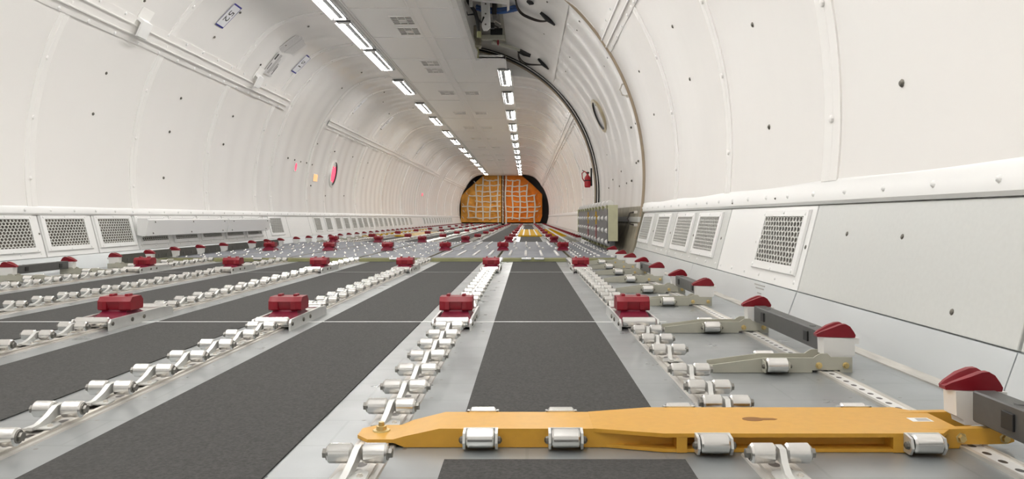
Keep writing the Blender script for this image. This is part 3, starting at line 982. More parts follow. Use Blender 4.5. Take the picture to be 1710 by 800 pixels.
ph = [(YB(.462)+.022*math.cos(a), .004+.016*math.sin(a)) for a in [rad(25+310*k/16) for k in range(17)]]
ph = [(YB(.462)+.018, .011)] + [(YB(.462)+.022*math.cos(rad(30+300*k/14)), .004+.016*math.sin(rad(30+300*k/14))) for k in range(15)] + [(YB(.505), -.003), (YB(.512), .004), (YB(.505), .010)]
MB().prism(ph[1:], 'z', .0374, .0384).build('keyhole', 'keyhole_dark', yb)
lb = MB().box(YB(.780), YB(.822), 1.575-1.59, 1.603-1.59, .0375, .0386).build('paper_tag', 'placard', yb); lb['label'] = 'small white tag with grey print'
for k in range(3):
    MB().box(YB(.792)+.001*k, YB(.818), 1.579-1.59+.007*k, 1.584-1.59+.007*k, .0386, .0389).build('printed_line', 'print_grey', lb)
for x in (.845, .93):
    MB().lathe((YB(x), 1.518-1.59, .021), (0, -1, 0), [(0, .011), (.002, .011), (.003, .008), (.009, .007)], 6).build('bolt', 'bolt_gold', yb)
def beam_roller(x, y, s, off, m='aluminium'):
    yb_ = y-1.59; br = MB()
    for e in (-1, 1):
        br.prism([(yb_, .004), (yb_+s*(off+.004), .004), (yb_+s*(off+.014), .018), (yb_+s*(off+.008), .036), (yb_, .040)], 'x', YB(x)+e*.031-.0025, YB(x)+e*.031+.0025)
    br.box(YB(x)-.033, YB(x)+.033, min(yb_, yb_+s*.003), max(yb_, yb_+s*.003), .004, .040)
    k = br.build('roller_bracket', m, yb, angle=20)
    MB().lathe((YB(x)-.027, yb_+s*off, .0245), (1, 0, 0), roller_prof(.054, .0185), 20).build('roller', 'steel', yb)
    for e in (-1, 1):
        MB().lathe((YB(x)+e*.0335, yb_+s*off, .021), (e, 0, 0), [(0, .008), (.005, .007), (.008, .003)], 8).build('axle_nut', 'bolt_dark', k)
for x in (-.09, .075): beam_roller(x, 1.524, -1, .020)
for x in (.353, .752): beam_roller(x, 1.488, -1, .020)
for x in (-.094, .073): beam_roller(x, 1.656, 1, .020)
for x in (.332, .715): beam_roller(x, 1.694, 1, .020)

# ================================================================== DOOR MATS (ball mats and strip mats across the door zone)
BALL = MB().lathe((0, 0, 0), (0, 0, 1), [(0, .017), (.0025, .017), (.003, .013), (.008, .012), (.012, .008), (.014, .003)], 10).mesh('ball', 'steel', 50)
STRIPM = {}
def strip_mesh(L):
    if L not in STRIPM:
        STRIPM[L] = MB().prism([(-.014, 0), (.014, 0), (.012, .012), (0, .016), (-.012, .012)], 'y', -L/2, L/2).mesh('roller_strip', 'guide_white', 20)
    return STRIPM[L]
def door_mat(x0, x1, y0, y1, label, balls=(), strips=(), lip=False):
    o = thing('door_mat', label, 'ball mat', ((x0+x1)/2, (y0+y1)/2, 0), 'grey floor mats in the door zone')
    w = (x1-x0)/2; L = (y1-y0)/2
    MB().box(-w+.006, w-.006, -L+.006, L-.006, .012, .0405, bev=.002).build('mat_plate', 'mat_grey', o)
    fr = MB()
    for a in ((-w, w, -L, -L+.008), (-w, w, L-.008, L)): fr.box(*a, 0, .038)
    for a in ((-w, -w+.008, -L, L), (w-.008, w, -L, L)): fr.box(*a, 0, .038)
    fr.build('mat_edge', 'sill_brown', o)
    for x, y in balls:
        link('ball', BALL, o, (x, y, .0403))
    for x, y, l in strips:
        link('roller_strip', strip_mesh(l), o, (x, y, .0403))
    return o
Z0, ZM, Z1 = 8.02, 9.72, 13.2
mcols = [(-.284, .432), (-1.003, -.314), (-1.721, -1.032), (-2.446, -1.750), (-3.186, -2.475)]
mname = ['between the two tracks on the right', 'between second and third tracks from right', 'between third and fourth tracks from right', 'between fourth and fifth tracks from right', 'between fifth and sixth tracks from right']
for c, (x0, x1) in enumerate(mcols):
    for k, (y0, y1) in enumerate(((Z0, ZM-.006), (ZM+.006, Z1))):
        L = y1-y0; w = x1-x0; bl = []; stp = []
        if c < 2:
            for q in range(4):
                xx = -w/2+w*(q+.55)/4.1
                if k == 0: stp += [(xx, .06, L*.66)]
                else: stp += [(xx, L*.22, L*.42), (xx+.01, -L*.16, .30), (xx+.05, -L*.33, .30)]
        else:
            n = 7 if k == 0 else 14
            for q in range(3):
                for i in range(n):
                    bl.append((-w/2+w*(q+.5)/3+(.03 if i % 2 else -.03), -L/2+.1+(L-.2)*i/(n-1)))
        door_mat(x0, x1, y0, y1, f'grey door mat, {"nearer" if k == 0 else "farther"} half, {mname[c]}', bl, stp)
for x0, x1, sd in ((.462, 1.02, 'right'), (-3.80, -3.215, 'left')):
    for k, (y0, y1) in enumerate(((Z0, ZM-.006), (ZM+.006, Z1))):
        L = y1-y0; bl = []; stp = []; n = 8 if k == 0 else 15
        for i in range(n):
            yy_ = -L/2+.1+(L-.2)*i/(n-1)
            for q in range(3):
                xx = -.2+.19*q+(.03 if i % 2 else -.03)
                if sd == 'right' and (i+q) % 2 == 0: stp.append((xx, yy_, .13))
                else: bl.append((xx, yy_))
        if sd == 'left': bl = [(x+.0, y) for x, y in bl if x > -.12]
        door_mat(x0, x1, y0, y1, f'grey door mat, {"nearer" if k == 0 else "farther"} half, outermost on the {sd} side', bl, stp)
sb = thing('threshold_beam', 'olive threshold beam along the near edge of the door mats', 'threshold', (CX, 7.985, 0))
MB().box(-2.42, 2.40, -.022, .022, 0, .036, bev=.003).build('beam_body', 'olive', sb)
for x in (-.005, .125):
    rr = MB().lathe((x-CX-.05, -.026, .030), (1, 0, 0), roller_prof(.10, .013), 12).build('roller', 'steel', sb)
for x in (-1.36, -2.1, -2.75, -2.95):
    MB().lathe((x-CX-.045, -.026, .030), (1, 0, 0), roller_prof(.09, .013), 12).build('roller', 'steel', sb)

# upright sill panel with balls and rollers, raised beside the door
sp = thing('sill_panel', 'upright grey ball panel with olive ends raised along the door sill', 'ball panel', (1.02, 12.1, 0))
H0, H1 = .10, .57; LP = 2.8
MB().box(-.035, .03, -LP, LP, H0, H1, bev=.004).build('panel_plate', 'panel_dark', sp)
MB().prism([(-.05, -LP-.02), (.062, -LP-.02), (.062, -LP+.03), (-.05, -LP+.03)], 'z', .17, .60).build('end_bracket', 'olive_light', sp)
MB().prism([(-.05, LP-.03), (.062, LP-.03), (.062, LP+.02), (-.05, LP+.02)], 'z', .17, .60).build('end_bracket', 'olive_light', sp)
MB().box(-.049, -.0355, -LP+.04, -LP+.16, .14, .555).build('edge_strip', 'rubber', sp)
MB().box(-.02, .06, -LP+.03, LP-.03, .57, .60).build('top_rail', 'olive_light', sp)
NB = 11
BIGBALL = MB().lathe((0, 0, 0), (-1, 0, 0), [(0, .036), (.004, .036), (.005, .029), (.015, .027), (.026, .019), (.031, .007)], 12).mesh('ball', 'guide_white', 50)
for k in range(NB):
    y = -LP+.30+(2*LP-.5)*k/(NB-1)
    for z in (.15, .29, .44):
        link('ball', BIGBALL, sp, (-.034, y, z))
    br = MB().box(-.045, .06, y-.05, y+.05, .545, .605, bev=.004).build('roller_mount', 'olive', sp)
    MB().lathe((.0, y-.085, .625), (0, 1, 0), roller_prof(.17, .042), 14).build('roller', 'guide_white', sp)
for k in range(NB):
    y = -LP+.30+(2*LP-.5)*k/(NB-1)
    MB().box(-.02, .03, y-.05, y+.05, .057, .11, bev=.004).build('foot', 'olive', sp)
for y in (-1.0, .42):
    mk = MB(); mk.box(-.0395, -.0352, y-.08, y+.08, .355, .54); mk.box(-.0395, -.0352, y-.24, y+.24, .42, .48)
    mk.build('yellow_cross', 'yellow_far', sp)['label'] = 'yellow cross mark'
    MB().box(-.042, -.0352, y-.09, y+.09, .15, .345, bev=.002).build('red_strap', 'red_paint', sp)

# yellow grid mat far down between the two right tracks and one by the left guides
def ymat(x0, x1, y0, y1, label, nst):
    o = thing('yellow_mat', label, 'floor mat', ((x0+x1)/2, (y0+y1)/2, 0))
    w = (x1-x0)/2; L = (y1-y0)/2
    MB().box(-w, w, -L, L, .0036, .030, bev=.003).build('mat_plate', 'yellow_far', o)
    for k in range(nst):
        x = -w+2*w*(k+.75)/(nst+.5)
        MB().box(x-.018, x+.018, -L, L, .029, .042, bev=.003).build('roller_strip', 'guide_white', o)
    return o
ymat(-.21, .355, 18.35, 27.8, 'yellow deck mat with white strips before the cargo load', 3)
ymat(-3.112, -2.548, 18.3, 23.5, 'yellow deck mat between the fifth and sixth tracks', 2)

# ================================================================== CARGO
KC = 48/F
def cp(u, v): return ((740+u/5.715-VX)*KC, (VY-260-v/5.715)*KC + CH)
left_out = [(170, 655), (170, 385), (235, 320), (310, 255), (390, 182), (420, 166), (556, 165), (556, 655)]
right_out = [(585, 655), (585, 165), (715, 165), (742, 182), (850, 275), (945, 368), (945, 600), (925, 650), (905, 655)]
def poly_clip_y(poly, x):
    zs = []
    n = len(poly)
    for i in range(n):
        (x0, z0), (x1, z1) = poly[i], poly[(i+1) % n]
        if min(x0, x1)-1e-9 <= x <= max(x0, x1)+1e-9 and abs(x1-x0) > 1e-9:
            zs.append(z0+(z1-z0)*(x-x0)/(x1-x0))
    return (min(zs), max(zs)) if len(zs) > 1 else None
def bulge(x, z):
    return .05*math.sin(x*5.1+z*1.2)*math.sin(z*4.3+x)+.03*math.sin(x*11+z*7)+.02*math.sin(z*19-x*6)
def load(outl, name, m, label, straps_u, straps_v, seed):
    poly = [cp(u, v) for u, v in outl]
    xs = [p[0] for p in poly]; x0, x1 = min(xs)+.004, max(xs)-.004
    o = thing('cargo_load', label, 'cargo', ((x0+x1)/2, 48, 0)); ox = (x0+x1)/2
    b = MB(); rows = []
    NX, NZ = 40, 44
    for i in range(NX+1):
        x = x0+(x1-x0)*i/NX; lo, hi = poly_clip_y(poly, x)
        row = []
        for j in range(NZ+1):
            z = lo+.12+(hi-lo-.12)*j/NZ
            e = min(1, 4*min(i, NX-i, j+3, NZ-j)/NX*1.5)
            row.append((x-ox, -.02-e*(.06+bulge(x, z)) , z))
        rows.append(row)
    b.grid(rows)
    # back and rim
    rim_f = rows[0] + [r[-1] for r in rows[1:]] + rows[-1][::-1][1:] + [r[0] for r in rows[::-1][1:]]
    rim_b = [(p[0], 2.4, p[2]) for p in rim_f]
    b.grid([rim_f, rim_b])
    b.build('cover_sheet', m, o, angle=60)
    lo = min(p[1] for p in poly)
    MB().box(x0-ox+.0, x1-ox-.0, -.12, 2.45, .03, .075).build('pallet_base', 'aluminium', o)
    def fy(x, z): return -.02-(.075+abs(bulge(x, z)))-.02
    nb = MB()
    for (u, v0, v1) in straps_u:
        xa, za = cp(u, v0); _, zb = cp(u, v1)
        pts = [(xa-ox+.03*math.sin(k*.55+u), fy(xa, za+(zb-za)*k/14), za+(zb-za)*k/14) for k in range(15)]
        nb.ribbon(pts, (1, 0, 0), .085, (0, -1, 0), .015)
    for (v, u0, u1) in straps_v:
        xa, za = cp(u0, v); xb, _ = cp(u1, v)
        pts = [(xa+(xb-xa)*k/14-ox, fy(xa+(xb-xa)*k/14, za)-.006, za-.05*math.sin(PI*k/14)+.02*math.sin(k*1.3+v)) for k in range(15)]
        nb.ribbon(pts, (0, 0, 1), .07, (0, -1, 0), .015)
    # corner lashings running over the shoulder
    sgn = -1 if outl is left_out else 1
    for (u, v) in (((310, 262), (235, 372), (200, 475), (205, 540), (200, 600)) if sgn < 0 else ((805, 270), (880, 372), (905, 470), (900, 530), (900, 590))):
        xa, za = cp(u, v)
        pts = [(xa-ox+sgn*.11*k/4, fy(xa, za)+.02*k, za+.13*k/4) for k in range(5)]
        nb.ribbon(pts, (.3, 0, .95), .05, (0, -1, 0), .015)
    nb.build('cargo_net', 'webbing', o, fix=True)
    return o
load(left_out, 'l', 'cover_brown', 'netted cargo load under brown sheeting at the far end',
     [(240, 390, 600), (318, 270, 590), (378, 205, 620), (450, 235, 610), (522, 180, 640)],
     [(232, 385, 530), (280, 320, 545), (338, 312, 548), (380, 245, 548), (434, 305, 548), (482, 180, 548), (528, 235, 548), (588, 230, 548)], 1)
load(right_out, 'r', 'cover_orange', 'netted cargo load under bright orange sheeting at the far end',
     [(598, 180, 650), (662, 235, 610), (732, 235, 620), (800, 275, 595), (872, 378, 650)],
     [(232, 592, 735), (286, 592, 800), (338, 592, 800), (380, 592, 880), (434, 655, 870), (485, 592, 930), (530, 592, 905), (588, 592, 870)], 2)
# dark lashing curtain in the gap between the two loads
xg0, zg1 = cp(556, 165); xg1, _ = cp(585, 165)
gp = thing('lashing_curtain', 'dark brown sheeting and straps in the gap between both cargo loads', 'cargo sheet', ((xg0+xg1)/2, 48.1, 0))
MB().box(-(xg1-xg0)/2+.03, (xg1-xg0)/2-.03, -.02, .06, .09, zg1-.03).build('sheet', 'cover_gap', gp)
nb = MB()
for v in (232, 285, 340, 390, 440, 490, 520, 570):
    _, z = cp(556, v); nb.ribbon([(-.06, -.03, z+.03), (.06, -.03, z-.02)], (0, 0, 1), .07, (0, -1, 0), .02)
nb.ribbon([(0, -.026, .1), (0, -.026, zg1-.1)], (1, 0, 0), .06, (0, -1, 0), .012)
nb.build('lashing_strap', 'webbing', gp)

# ================================================================== CEILING FITTINGS
LX = CX-1.045; RX = CX+1.0
def make_light():
    o = thing('tube_light', 'x', 'light', group='tube lights of the two ceiling strips')
    b = MB()     # flat tray; the lamp lens and its reflected line sit flush in it
    b.prism([(-.072, .020), (-.072, .001), (.114, .001), (.114, .020)], 'y', -.80, .80)
    b.build('tray', 'tray_grey', o, angle=15)
    MB().prism([(-.105, .022), (-.098, -.018), (-.089, -.018), (-.0725, .001), (-.0725, .022)], 'y', -.80, .80).build('shade_lip', 'white_paint', o, angle=15)  # outer and inner lips added to keep grazing light off the crown
    MB().prism([(.1145, .001), (.125, -.010), (.131, -.010), (.137, .022), (.1145, .022)], 'y', -.80, .80).build('shade_lip', 'white_paint', o, angle=15)
    lens = lambda w, h: [(w*math.cos(PI+PI*k/8), h*math.sin(PI+PI*k/8)) for k in range(9)]
    MB().prism([(-.025+x, .0008+z) for x, z in lens(.026, .012)], 'y', -.735, .735).build('tube', 'tube_lit', o)
    MB().prism([(.082+x, .0008+z) for x, z in lens(.010, .006)], 'y', -.735, .735).build('tube', 'thin_reflection', o)  # thin glowing line stands in for the tube's reflection
    for y in (-.765, .765):
        MB().box(-.055, .095, y-.02, y+.02, -.018, .0006).build('socket_block', 'white_paint', o)
    return o
LT = make_light(); lt_first = [True]
def light(x, y, label, side):
    z = CEIL-.024
    if lt_first[0]:
        lt_first[0] = False; LT.location = (x, y, z); LT['label'] = label; return
    dup(LT, (x, y, z), label, 0 if side < 0 else PI)
ly = [9.2, 10.92, 12.64, 15.25, 18.15, 20.6, 23.7, 26.2, 29.3, 31.8, 34.9, 37.4, 40.5, 42.6, 45.4]
for k, y in enumerate(ly): light(LX, y, f'lit ceiling tube light, {nth(k+1)} visible in the left strip', -1) if y < 46 else None
for k, y in enumerate((7.48, 5.76, 4.04, 2.32, .6, -1.2)): light(LX, y, f'lit ceiling tube light, {nth(k+1)} above the top edge, left strip', -1)
for k, y in enumerate((14.2, 16.6, 19.35, 22.0, 24.6, 27.3, 30.0, 32.7, 35.4, 38.1, 40.6, 43.0, 45.5)): light(RX-.02, y, f'lit ceiling tube light, {nth(k+1)} visible in the right strip', 1) if y < 46 else None
for k, y in enumerate((7.48, 5.76, 4.04, 2.32, .6, -1.2)): light(RX, y, f'lit ceiling tube light, {nth(k+1)} above the top edge, right strip', 1)
# long perforated edge strip beside the left lights
es = thing('ceiling_edge_strip', 'long perforated metal strip beside the left row of tube lights', 'ceiling strip', (LX+.185, 22, CEIL))
MB().box(-.03, .03, -25, 22.4, -.012, -.0005).build('strip_body', 'track_white', es)
es2 = thing('ceiling_edge_strip', 'long white metal strip beside the right row of tube lights', 'ceiling strip', (RX-.19, 30.5, CEIL))
MB().box(-.03, .03, -16.3, 13.9, -.012, -.0005).build('strip_body', 'ceiling_white', es2)

def make_vent():
    o = thing('ceiling_vent', 'x', 'vent')
    W, Hh = .155, .21
    MB().box(-W+.01, W-.01, -Hh+.01, Hh-.01, -.0035, 0).build('cavity', 'cavity', o)
    b = MB()
    for x0, x1, y0, y1 in ((-W, W, -Hh, -Hh+.022), (-W, W, Hh-.022, Hh), (-W, -W+.02, -Hh, Hh), (W-.02, W, -Hh, Hh)): b.box(x0, x1, y0, y1, -.014, 0)
    for k in (-1, 1): b.box(k*.048-.005, k*.048+.005, -Hh, Hh, -.011, -.001)
    for k in range(1, 5):
        y = -Hh+.022+(2*Hh-.044)*k/5; b.box(-W, W, y-.008, y+.008, -.011, -.001)
    b.box(-.048, .048, -.03, .08, -.011, -.001)
    b.build('vent_frame', 'ceiling_white', o, angle=15)
    return o
CV = make_vent(); cvf = True
cvs = [(-1.615, 10.12, 'first'), (-1.615, 10.70, 'second'), (-1.60, 12.92, 'third'), (-1.60, 13.55, 'fourth')]
for x, y, nm in cvs:
    lab = f'ceiling louvre vent, {nm} from the camera left of the centre strip'
    if cvf: CV.location = (x, y, CEIL); CV['label'] = lab; cvf = False
    else: dup(CV, (x, y, CEIL), lab)
for k, y in enumerate((16.0, 19.1, 22.2, 25.3, 28.4, 31.5, 34.6)):
    for x, sd in ((-1.64, 'left'), (-1.13, 'right')):
        dup(CV, (x, y, CEIL), f'ceiling louvre vent {sd} of the centre strip, {nth(k+1)} pair past the bay')

# ================================================================== SIGNS AND SHEETS ON THE CROWN
def text_mesh(s, size):
    cu = bpy.data.curves.new('lettering', 'FONT'); cu.body = s; cu.size = size; cu.align_x = 'CENTER'; cu.align_y = 'CENTER'; cu.extrude = .0004
    t = bpy.data.objects.new('lettering', cu); COL.objects.link(t)
    bpy.context.view_layer.update()
    me = bpy.data.meshes.new_from_object(t.evaluated_get(bpy.context.evaluated_depsgraph_get()))
    COL.objects.unlink(t); bpy.data.objects.remove(t)
    me.materials.clear(); me.materials.append(M['print_dark'])
    return me
def placard(px, py, w, h, s, label, border='placard_blue', full=True, ts=.11, off=0.0):
    p = hit(px, py); m = wall_matrix(p)
    o = thing('placard_sign', label, 'sign'); o.matrix_world = m @ Matrix.Translation((0, 0, .012))
    MB().box(-w/2, w/2, -h/2, h/2, -.002, .001).build('plate', 'placard', o)
    b = MB(); t = .012
    b.box(-w/2, w/2, h/2-t*1.6, h/2, .0008, .0022); b.box(-w/2, w/2, -h/2, -h/2+t*1.6, .0008, .0022)
    if full:
        b.box(-w/2, -w/2+t*.55, -h/2, h/2, .0008, .0022); b.box(w/2-t*.55, w/2, -h/2, h/2, .0008, .0022)
    b.build('border', border, o)
    q = link('lettering', text_mesh(s, ts), o); q.location = (0, 0, .0014); q.rotation_euler = (0, 0, off)
    return o
# local x runs along the hold (away from the camera), y up the wall
placard(380.5, 25.5, .21, .32, '52', 'white number sign 52 framed in blue on the left crown, nearest of the signs', ts=.16, off=rad(-90))
placard(502, 106.5, .23, .33, '51', 'white number sign 51 framed in blue on the left crown', ts=.16, off=rad(-90))
placard(600.5, 174.5, .15, .46, '50', 'small white sign strip with dark ends on the left crown, nearer', 'print_dark', False, ts=.10, off=rad(-90))
placard(646.5, 204, .17, .46, '49', 'small white sign strip with dark ends on the left crown, farther', 'print_dark', False, ts=.10, off=rad(-90))
placard(703, 247, .17, .46, '48', 'tiny white sign strip on the left crown far from the camera', 'print_dark', False, ts=.10, off=rad(-90))
def sheet(px, py, w, h, label, lines, name='notice_sign'):
    p = hit(px, py); m = wall_matrix(p)
    o = thing(name, label, 'notice'); o.matrix_world = m @ Matrix.Translation((0, 0, .010))
    MB().box(-w/2, w/2, -h/2, h/2, -.002, .001).build('sheet', 'paper', o)
    for x, y0, y1, t, mm in lines:
        MB().box(x*w-t/2, x*w+t/2, y0*h, y1*h, .0008, .0018).build('printed_line', mm, o)
    return o
sheet(491, 76, .60, .50, 'large pale printed notice on the left crown beyond sign 52',
      [(-.42+.055*k, -.42+.1*(k % 3 == 0), .40-.05*(k % 4), .006 if k != 6 else .018, 'print_grey') for k in range(15)])
sheet(458, 107, .34, .36, 'small notice with dark print blocks below the large pale notice',
      [(-.36, -.3, .0, .02, 'print_dark'), (-.36, .16, .42, .05, 'print_dark'), (-.12, -.42, .44, .03, 'print_grey'), (.0, -.42, .44, .035, 'print_grey'), (.14, -.3, .3, .02, 'print_grey'), (.26, -.25, .1, .05, 'print_grey'), (.36, -.4, .0, .02, 'print_dark')])

# clips on the left crown rail
for px, py, nm in ((233, 40, 'nearer to the camera'), (427, 130, 'farther from the camera')):
    p = hit(px, py); o = thing('rail_clip', f'white angled clip on the left crown rail, {nm}', 'clip'); o.matrix_world = wall_matrix(p)
    MB().box(-.11, .11, -.02, .16, .004, .012, bev=.002).build('base_plate', 'strip_white', o)
    MB().prism([(.06, .012), (.05, .07), (-.10, .085), (-.11, .07), (.02, .055), (.03, .012)], 'x', -.09, .09).build('hook', 'white_paint', o)

# dark fasteners dotted over the lining
def dots(parent, pts, size=.016, nm='fastener', circle=False):
    b = MB()
    for px, py in pts:
        p = hit(px, py, circle); al, up, n = frame_at(p)
        if circle:
            d = (Vector((CX, p.y, RZ))-p).normalized(); n = d
        b.lathe(p+n*-.006, n, [(0, size), (.012, size), (.018, size*.55)], 8)
    return b.build(nm, 'bolt_dark', parent)
dots(wl, [(177, 122), (155, 190), (302, 164), (283, 220), (273, 297), (373, 241), (389, 194), (358, 62), (241, 1), (401, 21), (435, 108), (477, 75), (515, 44), (481, 264), (492, 267), (502, 270), (512, 272), (521, 275), (530, 240), (559, 253), (571, 147), (604, 121), (589, 262), (574, 327), (543, 327), (519, 310), (614, 272), (606, 297), (642, 154), (650, 190), (690, 180), (640, 170)], .015)
dots(wr, [(1508, 139), (1258, 41), (1286, 212), (1124, 44), (1153, 132), (1310, 320)][:5], .0145)
dots(wr, [(1225, 340), (1297, 332)], .006)
dots(door, [(1068, 119), (1093, 191), (1054, 213), (1062, 206), (1029, 234), (1014, 258), (1063, 272), (1066, 269), (1038, 286), (1024, 300), (1017, 314), (1047, 306), (1055, 302), (1035, 311), (968, 35), (964, 50), (952, 95), (1010, 110), (1015, 96), (980, 172), (995, 175), (945, 119), (909, 56), (914, 3), (856, 10), (856, 14), (857, 19), (960, 187), (975, 182)], .013, circle=True)

# ================================================================== WINDOWS, GLOW PATCHES AND EQUIPMENT ON THE WALLS
def circ_matrix(p):
    n = (Vector((CX, p.y, RZ))-p).normalized(); al = Vector((0, 1, 0)); up = n.cross(al) if p.x < CX else n.cross(al)
    if up.z < 0: up = -up
    al = up.cross(n)
    m = Matrix(((*al, 0), (*up, 0), (*n, 0), (0, 0, 0, 1))).transposed(); m.translation = p
    return m
def oval(p, a, b_, frame_m, glass_m, label, name):
    o = thing(name, label, 'window'); o.matrix_world = circ_matrix(p)
    def el(k, s, z): an = 2*PI*k/36; return (a*s*math.cos(an), b_*s*math.sin(an), z)
    rows = [[el(k, s, z) for k in range(37)] for s, z in ((1.0, -.012), (.97, .022), (.80, .026), (.74, .004))]
    MB().grid(rows).build('frame', frame_m, o, angle=30)
    MB().add([el(k, .75, .0) for k in range(36)]+[el(k, .75, .005) for k in range(36)], [tuple(range(36)), tuple(range(71, 35, -1))]).build('pane', glass_m, o)
    g = MB().grid([[el(k, s, z) for k in range(37)] for s, z in ((.80, .0265), (.745, .0075), (.70, .0075), (.70, .002))]); g.build('gasket', 'rubber', o)
    return o
pw = hit(1001.5, 193, True)
w = oval(pw, .40, .27, 'window_rim', 'window_glass', 'oval window with a beige rim in the cargo door', 'oval_window')
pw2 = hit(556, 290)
w2 = oval(pw2, .27, .30, 'lining', 'red_glow', 'oval window glowing red on the left wall', 'oval_window')
# glowing amber and red patches standing in for reflections on the lining
for px, py, a, b_, mm, lab in ((526.5, 297, .13, .065, 'amber_glow', 'small square amber reflection on the left wall before the red window'),
                               (493.5, 279, .05, .07, 'red_glow', 'small oval red reflection on the left wall nearest the camera'),
                               (705, 325, .16, .05, 'red_glow', 'tiny red glowing patch far along the left wall')):
    p = hit(px, py); o = thing('glow_patch', lab, 'glow patch'); o.matrix_world = wall_matrix(p)
    MB().box(-a*1.15, a*1.15, -b_*1.15, b_*1.15, -.012, .004, bev=.002).build('patch_base', 'lining', o)
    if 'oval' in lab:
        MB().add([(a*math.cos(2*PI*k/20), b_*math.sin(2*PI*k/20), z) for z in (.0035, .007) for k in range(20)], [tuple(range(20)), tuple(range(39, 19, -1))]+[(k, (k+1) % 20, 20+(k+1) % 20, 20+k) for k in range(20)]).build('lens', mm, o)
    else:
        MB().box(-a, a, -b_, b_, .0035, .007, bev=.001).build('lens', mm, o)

pe = hit(995, 298); pe = Vector((pe.x, pe.y, pe.z))
fe = thing('fire_extinguisher', 'red fire extinguisher on the right wall just past the door rail', 'fire extinguisher', (pe.x-.155, pe.y, pe.z-.17))
MB().lathe((0, 0, 0), (0, 0, 1), [(0, .045), (.02, .06), (.17, .06), (.21, .045), (.23, .022), (.26, .022)], 18).build('cylinder', 'ext_red', fe)
hd = MB(); hd.box(-.03, .03, -.02, .02, .26, .29); hd.prism([(-.02, .285), (-.10, .33), (-.10, .315), (-.02, .27)], 'y', -.012, .012)
hd.build('valve_head', 'black', fe)
MB().tube([(-.02, -.02, .27), (-.06, -.05, .30), (-.11, -.07, .26), (-.10, -.07, .17), (-.06, -.055, .11)], .010, 8).build('hose', 'ext_red', fe)
MB().box(.055, .085, -.035, .035, .03, .36).build('wall_bracket', 'black', fe)
MB().lathe((0, 0, .12), (0, 0, 1), [(0, .0615), (.02, .0615)], 18).build('strap', 'black', fe)

# small wire handles on the door seal
for px, py, nm in ((1046, 150, 'upper'), (1063, 366, 'lower')):
    p = hit(px, py, True) if nm == 'upper' else Vector((1.17, 8.5, .44))
    o = thing('bent_wire_loop', f'{nm} small bent wire handle on the brown door seal', 'handle', p)
    MB().tube([(-.0, .0, .07), (-.05, -.01, .06), (-.075, -.01, .0), (-.05, -.01, -.06), (.0, .0, -.07)], .008, 8).build('wire_loop', 'slot_dark' if nm == 'lower' else 'rail_metal', o)
    MB().box(-.006, .035, -.010, .014, -.085, -.055, bev=.003).build('clip', 'rail_metal', o); MB().box(-.006, .035, -.010, .014, .055, .085, bev=.003).build('clip', 'rail_metal', o)

# ================================================================== OPEN BAY OVER THE DOOR: hoses, struts, cables
def at(px, py, Y): return Vector(((px-VX)*Y/F, Y, (VY-py)*Y/F+CH))
bx = thing('cable_bundle', 'bundle of blue cables sagging in the open ceiling bay', 'cables', at(830, 18, 10.45))
for k in range(6):
    c0 = Vector((-.28, -.10+.03*k, .03*(k % 3))); pts = [c0+Vector((.56*t, .02*math.sin(t*5+k), -.05*math.sin(PI*t)+.02*(k % 2))) for t in [i/10 for i in range(11)]]
    MB().tube(pts, .017, 8).build('blue_cable', 'cable_blue', bx)
MB().box(-.06, .0, -.16, .12, -.09, .12, bev=.004).build('cable_clamp', 'black', bx)
st_ = thing('hanger_strut', 'white strut hanging down in the open ceiling bay', 'strut', at(811, 26, 10.3))
MB().prism([(-.065, .22), (.055, .22), (.065, -.16), (.02, -.20), (-.03, -.20), (-.05, -.15)], 'y', -.02, .02).build('web_plate', 'white_paint', st_)
MB().prism([(.035, .22), (.055, .22), (.065, -.16), (.045, -.16)], 'y', -.08, .0).build('flange', 'white_paint', st_)
for z in (-.12, .02, .15): MB().lathe((0, -.02, z), (0, -1, 0), [(0, .012), (.008, .008)], 8).build('rivet', 'bolt_dark', st_)
hs = thing('hanging_hose', 'black flexible hose curving down inside the open ceiling bay', 'hose', at(796, 30, 10.2))
MB().tube([(-.14, .0, .28), (-.10, .02, .20), (-.03, .03, .10), (.01, .03, -.02), (.03, .03, -.2)], .024, 10).build('hose_body', 'rubber', hs)
MB().tube([(-.19, .05, .24), (-.13, .08, .06), (-.04, .08, .07), (.06, .06, -.05), (.09, .06, .03)], .013, 8).build('branch_cable', 'rubber', hs)
MB().lathe((.03, .03, -.25), (0, 0, 1), [(0, .03), (.07, .03), (.08, .026)], 10).build('end_fitting', 'olive', hs)
gb = thing('hinge_actuator', 'brownish hinge actuator with grey rod at the rear of the bay', 'actuator', at(797, 62, 11.7))
MB().box(-.07, .06, -.10, .10, -.16, .16, bev=.02).build('gear_housing', 'sill_brown', gb)
MB().box(.06, .42, -.05, .05, -.05, .03, bev=.01).build('mount_plate', 'arm_grey', gb)
MB().box(.20, .38, -.07, -.03, .02, .12, bev=.006).build('control_unit', 'black', gb)
pA = at(822, 70, 11.7)-gb.location; pB = at(868, 84, 11.85)-gb.location; pC = at(886, 92, 11.9)-gb.location
MB().lathe(pA, pB-pA, [(0, .032), ((pB-pA).length*.7, .028), ((pB-pA).length, .02)], 12).build('rod', 'arm_grey', gb)
MB().lathe(pB, pC-pB, [(0, .026), ((pC-pB).length, .016)], 10).build('rod_end', 'black', gb)
MB().tube([(0, -.02, -.15), (.02, -.02, -.22), (.01, -.02, -.32)], .012, 6).build('drain_tube', 'olive', gb)
MB().box(.30, .325, -.03, .03, -.12, -.04).build('red_clip', 'red_paint', gb)
vp = thing('valve_block', 'small dark valve block with red pipes on the bay side wall', 'valve', at(826, 42, 11.2))
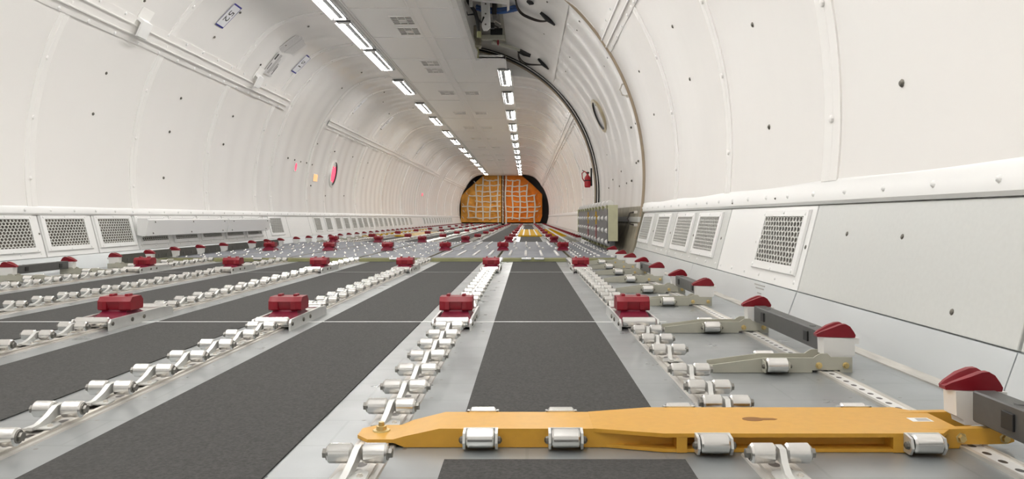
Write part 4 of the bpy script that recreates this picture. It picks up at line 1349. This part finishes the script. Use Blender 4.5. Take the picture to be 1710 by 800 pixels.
MB().box(-.09, .0, -.05, .05, -.05, .03, bev=.01).build('valve_body', 'black', vp)
MB().tube([(-.12, 0, .06), (-.03, -.05, .0), (.06, -.05, -.05)], .011, 6).build('pipe', 'slot_dark', vp)
MB().tube([(-.06, 0, -.05), (.01, -.05, .05), (.09, -.04, .0)], .009, 6).build('pipe', 'rail_metal', vp)
fr_ = thing('bay_bracket', 'pale steel bracket spanning the top of the open ceiling bay', 'bracket', at(825, 4, 10.1))
MB().prism([(-.3, .02), (-.3, .07), (.20, .02), (.20, -.10), (.17, -.12), (.17, -.03)], 'y', -.06, .0).build('bracket_arm', 'strip_white', fr_)
MB().box(-.32, -.28, -.06, .05, -.05, .18, bev=.004).build('bracket_foot', 'aluminium', fr_)
# grey liner of the hinge pocket
pk = thing('hinge_mount_liner', 'grey metal liner of the hinge pocket in the ceiling bay', 'pocket')
b = MB(); rows = []
for y in (DOOR0+.1, 12.9):
    rows.append([Vector((CX+(RC-.012)*math.cos(rad(a)), y, RZ+(RC-.012)*math.sin(rad(a)))) for a in range(68, 79)])
b.grid(rows); b.build('liner_plate', 'cavity_grey', pk)
b = MB(); q0, q1 = rows[0][0], rows[1][0]
b.ribbon([q0, q1], (1, 0, -.3), .05, (0, 0, -1), .012); b.build('liner_edge', 'arm_grey', pk)

# looped wires with black clamps on the door skin
def wire_loop(pts, clamps, label, n=2):
    p0 = hit(*pts[0], True); c = Vector((CX, p0.y, RZ)); nrm = (c-p0).normalized()
    o = thing('wire_loop', label, 'wire', p0)
    for k in range(n):
        P = []
        for i, (px, py) in enumerate(pts):
            q = hit(px-2.5*k*math.sin(PI*i/(len(pts)-1)), py+1.5*k*math.sin(PI*i/(len(pts)-1)), True); nn = (Vector((CX, q.y, RZ))-q).normalized()
            P.append(q+nn*(.03+.03*math.sin(PI*i/(len(pts)-1)))-p0)
        # smooth
        for _ in range(2):
            Q = [P[0]]
            for a, b_ in zip(P, P[1:]): Q += [a*.75+b_*.25, a*.25+b_*.75]
            Q.append(P[-1]); P = Q
        MB().tube(P, .0105, 7).build('wire', 'slot_dark', o)
    for (a, b_) in clamps:
        A, B = hit(*a, True), hit(*b_, True); nn = (Vector((CX, A.y, RZ))-A).normalized()
        MB().lathe(A+nn*.02-p0, B-A, [(0, .018), ((B-A).length*.5, .034), ((B-A).length, .012)], 6).build('clamp', 'rubber', o)
    return o
wire_loop([(863, -3), (867, 8), (876, 17), (890, 23), (902, 28), (911, 31), (920, 31)], [((904, 19), (928, 40)), ((882, 0), (892, 4))], 'looped brown wires with a black clamp high on the door skin')
wire_loop([(867, 84), (869, 91), (875, 98), (884, 102), (894, 104), (907, 106)], [((900, 97), (917, 114)), ((866, 84), (886, 93))], 'looped brown wires beside the black seal rail on the door skin')

# ================================================================== CAMERA, WORLD, VIEW
cam = bpy.data.cameras.new('camera'); co = bpy.data.objects.new('camera', cam); COL.objects.link(co)
co.location = (0, 0, CH); co.rotation_euler = (PI/2, 0, 0)
cam.sensor_width = 36; cam.lens = 36*F/1710
cam.shift_x = -(VX-855)/1710; cam.shift_y = (VY-400)/1710
cam.clip_start = .05; cam.clip_end = 200
S.camera = co
wd = bpy.data.worlds.new('world'); S.world = wd; wd.use_nodes = True
wd.node_tree.nodes['Background'].inputs[0].default_value = (1, 1, 1, 1)
wd.node_tree.nodes['Background'].inputs[1].default_value = .05
S.view_settings.view_transform = 'Standard'; S.view_settings.look = 'None'
S.view_settings.exposure = 0.76; S.view_settings.gamma = 1; S.view_settings.use_curve_mapping = False
S.cycles.max_bounces = 12; S.cycles.diffuse_bounces = 9; S.cycles.glossy_bounces = 4
S.cycles.use_denoising = True
S.cycles.sample_clamp_indirect = 8
